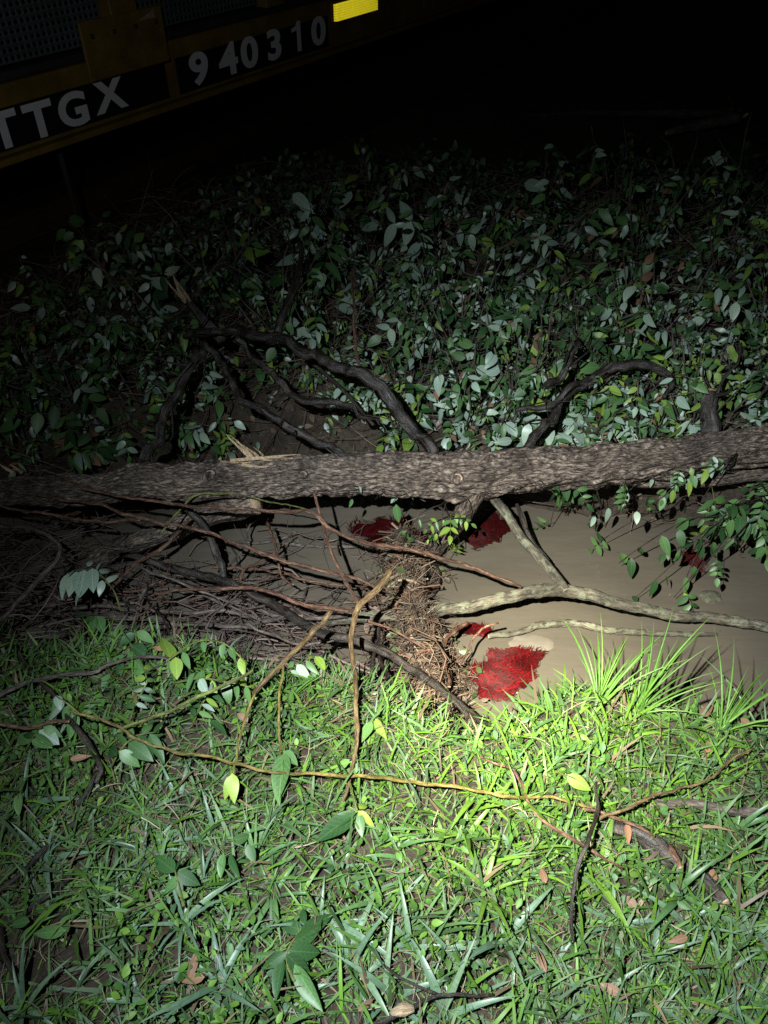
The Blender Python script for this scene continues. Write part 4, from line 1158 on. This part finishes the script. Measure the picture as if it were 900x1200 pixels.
# straw crumbs and dead grass lying flat
n = 3800
X = rng.uniform(-1.5, 1.5, n); Y = rng.uniform(.15, 1.5, n)
k = Y < np.interp(X, _nx, _ny); X, Y = X[k], Y[k]; n = len(X)
c = np.stack([X, Y, height(X, Y) + .008 + .03 * rng.random(n)], 1)
an = rng.uniform(0, 6.28, n); ln = rng.uniform(.02, .09, n)
d = np.stack([np.cos(an), np.sin(an), rng.normal(0, .2, n)], 1) * ln[:, None] / 2
stick_mass('straw', c - d, c + d, rng.uniform(.0005, .0014, n), [(.22, .17, .11), (.15, .11, .07), (.10, .07, .045), (.30, .25, .18)], 'dry straw scraps lying between the grass blades', 'straw')

# broad-bladed grass tufts: things with a blade each
def blade_mesh(m, wr, lean, curl):
    V, F, U = [], [], []
    N = 7; pos = Vector((0, 0, 0)); prev = 0
    for i in range(N):
        f = i / (N - 1); a = lean + curl * f
        pos = pos + Vector((0, math.sin(a), math.cos(a))) * (f - prev); prev = f
        w_ = wr * (.6 + .4 * min(1, f * 4)) * max(.02, 1 - f ** 2.2)
        nrm = Vector((0, -math.cos(a), math.sin(a)))
        V += [pos + Vector((-w_, 0, 0)) + nrm * w_ * .35, pos, pos + Vector((w_, 0, 0)) + nrm * w_ * .35]
        U += [(0, f * .1), (.5, f * .1), (1, f * .1)]
    for i in range(N - 1):
        o = i * 3
        F += [(o, o + 1, o + 4, o + 3), (o + 1, o + 2, o + 5, o + 4)]
    return make_mesh('blade', V, F, m, uv=U)
M_BLADE = [leafmat('broad_grass_blade', (.060, .135, .048), .40), leafmat('bluish_grass_blade', (.085, .150, .095), .40), leafmat('yellow_green_grass_blade', (.088, .175, .024), .42), leafmat('fresh_green_grass_blade', (.070, .165, .026), .42)]
BL = [[blade_mesh(m, *s) for s in ((.045, .45, 1.0), (.055, .6, 1.2), (.04, .3, .9), (.06, .8, .9), (.036, .5, 1.6))] for m in M_BLADE]
def tuft(label, px, py, n_, ln, tone, flat=1.0, wide=1.0, off=0, aim=None, group='broad-bladed grass tufts on the near bank'):
    b = on_ground(px, py, 0) if not off else at(px, py, off)
    root = empty('grass_tuft', b); tag(root, label, 'grass tuft', group)
    for k in range(n_):
        a = (k / n_) * 6.28 + random.uniform(-.5, .5) if aim is None else aim + random.gauss(0, .5)
        s = ln * random.uniform(.55, 1.15)
        M = Matrix.Translation(rv(.008)) @ Matrix.Rotation(a, 4, 'Z') @ Matrix.Rotation(random.uniform(-.25, .1), 4, 'X') @ Matrix.Diagonal((s * wide, s, s * flat, 1))
        link('blade', random.choice(BL[tone]), root, M)
tufts = [(100, 975), (175, 1000), (60, 1010), (140, 1100), (215, 1085), (255, 985), (300, 1005), (320, 1050), (395, 1020), (440, 1060), (470, 1000), (505, 1040), (545, 985), (570, 1050), (480, 1110), (410, 1130), (350, 1170), (260, 1160), (170, 1175), (90, 1170), (540, 1140), (600, 1170), (590, 1105), (640, 1060), (650, 1130), (700, 1170), (720, 1090), (760, 1130), (800, 1090), (845, 1140), (880, 1095), (770, 1185), (850, 1190), (700, 1030), (620, 1000), (790, 1050), (870, 1010), (860, 975), (780, 905), (560, 940), (655, 940), (330, 970), (210, 940), (30, 950), (30, 1180), (455, 1170), (520, 1190), (240, 1045), (380, 1085), (610, 955)]
bands = {}
for x, y in tufts: bands.setdefault(min(int((y - 880) // 65), 4), []).append((x, y))
bname = ['just below the water-edge grass', 'in the upper band of the open grass', 'across the middle of the open grass', 'in the lower band of the open grass', 'along the bottom edge of the grass']
for bnd in sorted(bands):
    for i, (x, y) in enumerate(sorted(bands[bnd])):
        lab = f'broad grass tuft, {ORD[i]} from the left {bname[bnd]}'
        tone = 2 if (480 < x < 720 and y < 1060) else (1 if x < 300 or y > 1080 else 0)
        tuft(lab, x, y, random.randint(5, 8), random.uniform(.10, .16), tone)
EDGE = 'long grass tufts leaning over the water'
for lab, x, y, n_, ln, tn, aim in (
    ('bright long grass tuft leaning over the water, nearest the red mat', 650, 822, 22, .17, 3, -.6),
    ('tall arching grass tuft at the water, second right of the red mat', 700, 828, 24, .26, 3, -.5),
    ('tall arching grass tuft at the water with blades trailing right', 745, 840, 24, .30, 3, -.7),
    ('lone upright thick grass blades at the water, right of the tall tufts', 772, 842, 5, .17, 3, -.3),
    ('dim long grass tuft trailing in the water near the right edge', 840, 862, 20, .28, 3, -.9),
    ('dim long grass tuft at the water on the right edge', 892, 868, 16, .26, 0, -.9),
    ('short bright grass tuft right under the red mat', 600, 835, 16, .12, 3, -.2),
    ('short bright grass tuft left under the red mat', 565, 845, 14, .11, 3, .1),
    ('dark green grass tuft on the ditch edge left of the dam', 350, 800, 12, .13, 0, 0),
    ('dark green grass tuft at the ditch edge below the slanted ochre stem', 290, 800, 10, .12, 0, 0),
    ('dim upright grass blades at the ditch edge by the left leaves', 100, 778, 7, .13, 0, .2),
    ('dark green grass tuft on the ditch edge just left of the bent sapling', 400, 810, 12, .12, 0, 0)):
    tuft(lab, x, y, n_, ln, tn, aim=aim, wide=.24, group=EDGE)

# ------------------------------------------------------------------ leafy sprigs lying on the near bank, leaf by leaf
def sprig(label, stem, leaves, pal, name='leafy_sprig', r_=.003, m=None):
    """stem: list of (px, py, z); leaves: (px, py, z, tip px, tip py) base and tip of every blade as it lies."""
    P = [at(*s) for s in stem]
    base = P[0].copy(); base.z = min(hz(base.x, base.y), base.z)
    root = empty(name, base); tag(root, label, 'sprig')
    stem = tube_obj('stem', P, [r_, r_ * .6], m or [M_GREEN, M_GREEN], root, base, step=.02, sides=6, rough=0)
    for lf in leaves:
        x, y, z, tx, ty = lf[:5]
        p = at(x, y, z); t = at(tx, ty, z - .012 + random.uniform(-.01, .01))
        d = t - p
        nrm = Vector((random.gauss(-.1, .45), random.gauss(-.2, .4), 1))
        add_leaf(stem, base, p, d, nrm, d.length * .86, [(lf[5], 1)] if len(lf) > 5 else pal)
def along(stem, n_, ln, spread=1.0, z=.0, pal=None, f0=.2):
    """leaves in two ranks along a stem, in photo places."""
    out = []
    for k in range(n_):
        f = f0 + (1 - f0) * (k + .5) / n_
        q = f * (len(stem) - 1); i = min(int(q), len(stem) - 2); u = q - i
        x = stem[i][0] + (stem[i + 1][0] - stem[i][0]) * u; y = stem[i][1] + (stem[i + 1][1] - stem[i][1]) * u; zz = stem[i][2] + (stem[i + 1][2] - stem[i][2]) * u
        dx, dy = stem[i + 1][0] - stem[i][0], stem[i + 1][1] - stem[i][1]
        L_ = math.hypot(dx, dy) or 1
        sgn = 1 if k % 2 else -1
        ax, ay = dx / L_ * .45 - sgn * dy / L_ * spread, dy / L_ * .45 + sgn * dx / L_ * spread + .3
        s = ln * random.uniform(.75, 1.15)
        o = (x, y, zz + z + random.uniform(0, .02), x + ax * s, y + ay * s)
        out.append(o + ((pal,) if pal else ()))
    return out
st = [(142, 716, -.10), (132, 690, -.04), (108, 668, -.02), (78, 672, -.03)]
sprig('pinnate leaf with pale paired leaflets over the left stick pile', st,
      [(80, 672, -.02, 66, 704), (90, 670, -.02, 78, 702), (99, 668, -.02, 92, 704), (108, 666, -.01, 108, 696), (88, 668, -.01, 74, 680), (104, 664, -.01, 106, 650), (114, 668, -.01, 122, 652), (118, 672, -.01, 130, 660), (120, 680, -.02, 116, 700), (96, 690, -.03, 82, 712), (126, 684, -.03, 138, 666)], [('pale', 1)])
st = [(120, 745, -.16), (112, 728, -.12), (100, 722, -.12)]
sprig('dark glossy leaves under the pale pinnate leaf', st, [(112, 724, -.11, 92, 730), (112, 722, -.11, 104, 748), (114, 722, -.11, 122, 744), (100, 722, -.11, 84, 718), (118, 726, -.11, 132, 722)], [('dark', 1), ('mid', 1)])
st = [(120, 800, .0), (140, 775, .03), (160, 752, .05), (158, 738, .06)]
sprig('leafy shoot with glossy leaves at the ditch edge on the left', st, [(158, 742, .06, 136, 758), (160, 740, .06, 182, 752), (158, 738, .06, 160, 726), (154, 756, .05, 178, 774), (150, 764, .05, 172, 796, 'mid'), (146, 768, .04, 120, 782), (142, 774, .04, 138, 800), (134, 780, .03, 108, 794), (128, 790, .03, 118, 812), (152, 760, .05, 184, 762), (160, 748, .05, 140, 738)], [('mid', 3), ('dark', 2)])
st = [(95, 838, .06), (80, 825, .08), (64, 815, .09)]
sprig('green-leaved sprig drooping on the left grass edge', st, [(80, 826, .08, 74, 852), (70, 818, .08, 54, 838), (84, 830, .07, 90, 860), (76, 822, .08, 46, 848), (88, 832, .07, 70, 868, 'dark'), (86, 830, .07, 82, 872, 'mid'), (66, 815, .09, 72, 832), (90, 836, .07, 60, 862)], [('mid', 3), ('pale', 1)])
st = [(195, 775, .08), (230, 752, .10), (262, 754, .10), (290, 778, .09)]
sprig('arching green stem with hanging oval leaves above the left grass', st, [(238, 752, .1, 240, 766, 'mid'), (262, 754, .1, 258, 774, 'mid'), (270, 758, .1, 276, 776, 'mid'), (282, 770, .09, 286, 796, 'lime'), (214, 764, .09, 222, 784), (206, 770, .09, 208, 800), (228, 788, .07, 214, 812), (236, 786, .07, 234, 808), (200, 772, .08, 190, 740), (198, 774, .08, 202, 790)], [('mid', 3), ('lime', 2)])
st = [(272, 906, .085), (271, 910, .085)]
sprig('bright lime leaf hanging from the thin yellow stem on the left', [(275, 895, .08), (272, 908, .08)], [(272, 906, .085, 274, 944, 'lime'), (271, 908, .085, 262, 940, 'lime')], LIM, name='hanging_leaf')
sprig('long drooping dull green leaf below the slanted ochre stem', [(333, 870, .07), (333, 886, .07)], [(334, 882, .075, 322, 940, 'mid'), (332, 880, .075, 352, 898, 'mid'), (330, 884, .07, 316, 950, 'mid')], GRN, name='hanging_leaf')
sprig('pair of big leaves at the foot of the bent sapling', [(410, 918, .05), (418, 950, .05)], [(418, 952, .055, 368, 978, 'dark'), (420, 950, .055, 440, 975, 'lime'), (420, 952, .05, 424, 985, 'mid'), (416, 954, .05, 362, 990, 'dark'), (422, 948, .055, 432, 934, 'lime')], LIM)
sprig('pair of soft green leaves beside the bent sapling\'s shoot', [(440, 835, .03), (438, 850, .03)], [(436, 846, .04, 420, 870, 'mid'), (440, 842, .04, 448, 868, 'lime'), (410, 890, .04, 384, 906, 'mid'), (412, 892, .04, 422, 914, 'mid')], LIM)
sprig('big dark leaves lying low in the lower left grass', [(345, 1150, .06), (335, 1118, .06), (360, 1080, .06)], [(337, 1116, .065, 300, 1140, 'dark'), (335, 1118, .065, 378, 1154, 'dark'), (338, 1114, .065, 384, 1118, 'dark'), (345, 1104, .06, 384, 1082, 'dark'), (350, 1095, .06, 400, 1066, 'dark'), (358, 1082, .06, 350, 1058, 'dark'), (336, 1120, .06, 290, 1122, 'mid'), (332, 1122, .06, 318, 1180, 'dark'), (345, 1130, .06, 380, 1196, 'mid'), (355, 1090, .06, 320, 1080, 'dark')], [('dark', 1)])
sprig('cluster of shaded dark leaves left of the big low ones', [(215, 1062, .05), (205, 1020, .07)], [(205, 1022, .07, 176, 998, 'dark'), (206, 1020, .07, 212, 992, 'dark'), (208, 1022, .07, 236, 1040, 'dark'), (206, 1026, .07, 192, 1058, 'mid'), (262, 1000, .06, 256, 1034, 'mid'), (270, 1000, .06, 280, 1034, 'dark'), (290, 990, .06, 300, 1014, 'dark'), (206, 1026, .06, 214, 1058, 'dark')], [('dark', 1)])
sprig('broad leaf at the left edge of the grass above the dark stick', [(20, 945, .05), (22, 930, .06)], [(22, 930, .06, 20, 960, 'mid'), (24, 928, .06, 30, 905, 'mid')], GRN)
sprig('large yellow-green leaf in the bright grass right of the long stem', [(655, 905, .05), (665, 910, .06)], [(664, 908, .065, 698, 930, 'lime'), (668, 904, .06, 690, 900, 'mid')], LIM)
sprig('single dark leaf by the right grass edge', [(870, 905, .05), (884, 912, .06)], [(884, 910, .06, 896, 924, 'mid'), (888, 950, .05, 906, 975, 'mid')], GRN)
sprig('bluish broad leaves in the lower left corner weeds', [(75, 1110, .03), (78, 1090, .05)], [(78, 1090, .05, 30, 1096, 'mid'), (80, 1092, .05, 60, 1070, 'mid'), (35, 1080, .05, 8, 1084, 'mid')], PALE)
sprig('round dull green leaf lying in the grass left of the big leaf pair', [(268, 985, .04), (275, 985, .05)], [(272, 985, .05, 300, 980, 'mid'), (170, 868, .06, 200, 880, 'dark'), (175, 864, .06, 196, 858, 'dark'), (246, 845, .08, 270, 862, 'dark')], PALE)
for lab, st, n_, ln_, pl in (
    ('weedy shoot with small green leaves right of the glossy leafy shoot', [(150, 850, .03), (160, 822, .07), (172, 800, .09), (168, 782, .10)], 12, 19, GRN),
    ('weedy shoot with mixed leaves below the arching green stem', [(225, 850, .03), (236, 826, .07), (250, 806, .08)], 9, 18, GRN),
    ('trailing shoot of green leaves left of the slanted ochre stem', [(205, 800, .04), (236, 795, .07), (270, 800, .08), (296, 806, .07)], 11, 19, LIM),
    ('dark leafy shoot at the left edge under the level twig', [(30, 880, .03), (40, 862, .06), (52, 850, .07)], 8, 24, GRN),
    ('low shoot of dark leaves where the dark slanted branch enters the grass', [(130, 900, .03), (140, 880, .06), (160, 862, .07), (186, 858, .07)], 9, 30, [('dark', 3), ('mid', 2)]),
    ('small green shoot on the ditch edge left of the dam', [(330, 800, .0), (345, 780, .04), (372, 768, .05)], 8, 20, LIM)):
    sprig(lab, st, along(st, n_, ln_), pl)
# fallen dead leaves
dead = [(82, 890, 'pale brown dead leaf in the left grass by the weeds'), (278, 836, 'brown dead leaf caught under the slanted stems'), (193, 762, 'orange dead leaf on the leafy shoot at left'),
        (735, 965, 'tan dead leaf beside the twig knot'), (836, 1018, 'brown dead leaf at the end of the rotten branch'), (828, 882, 'yellow dead leaf near the right water edge'),
        (820, 838, 'pinkish dead leaf at the water\'s edge on the right'), (868, 842, 'dim dead leaf at the right water edge'), (728, 1165, 'brown dead leaf at lower right bottom grass'),
        (735, 1050, 'russet dead leaf below the twig knot'), (230, 1120, 'orange-brown dead leaf in the lower left grass'), (240, 1145, 'reddish dead leaf lower in the lower left grass'),
        (806, 1098, 'brown dead leaf in the right lower grass'), (420, 1185, 'tan dead leaf at the bottom beside the bowed twig'), (640, 1035, 'small brown dead leaf left of the dark upright twig'), (640, 1140, 'dark brown dead leaf in the lower right centre grass'), (545, 735, 'pale yellow dead leaf on the debris left of the red mat')]
for x, y, lab in dead:
    p = on_ground(x, y, .045)
    a = random.uniform(0, 6.28)
    o = link('dead_leaf', random.choice(LEAVES['brown']))
    o.matrix_basis = leaf_matrix(p, (math.cos(a), math.sin(a), .1), (random.gauss(0, .3), random.gauss(-.3, .2), 1), random.uniform(.032, .05))
    tag(o, lab, 'leaf', 'dead leaves on the near bank')
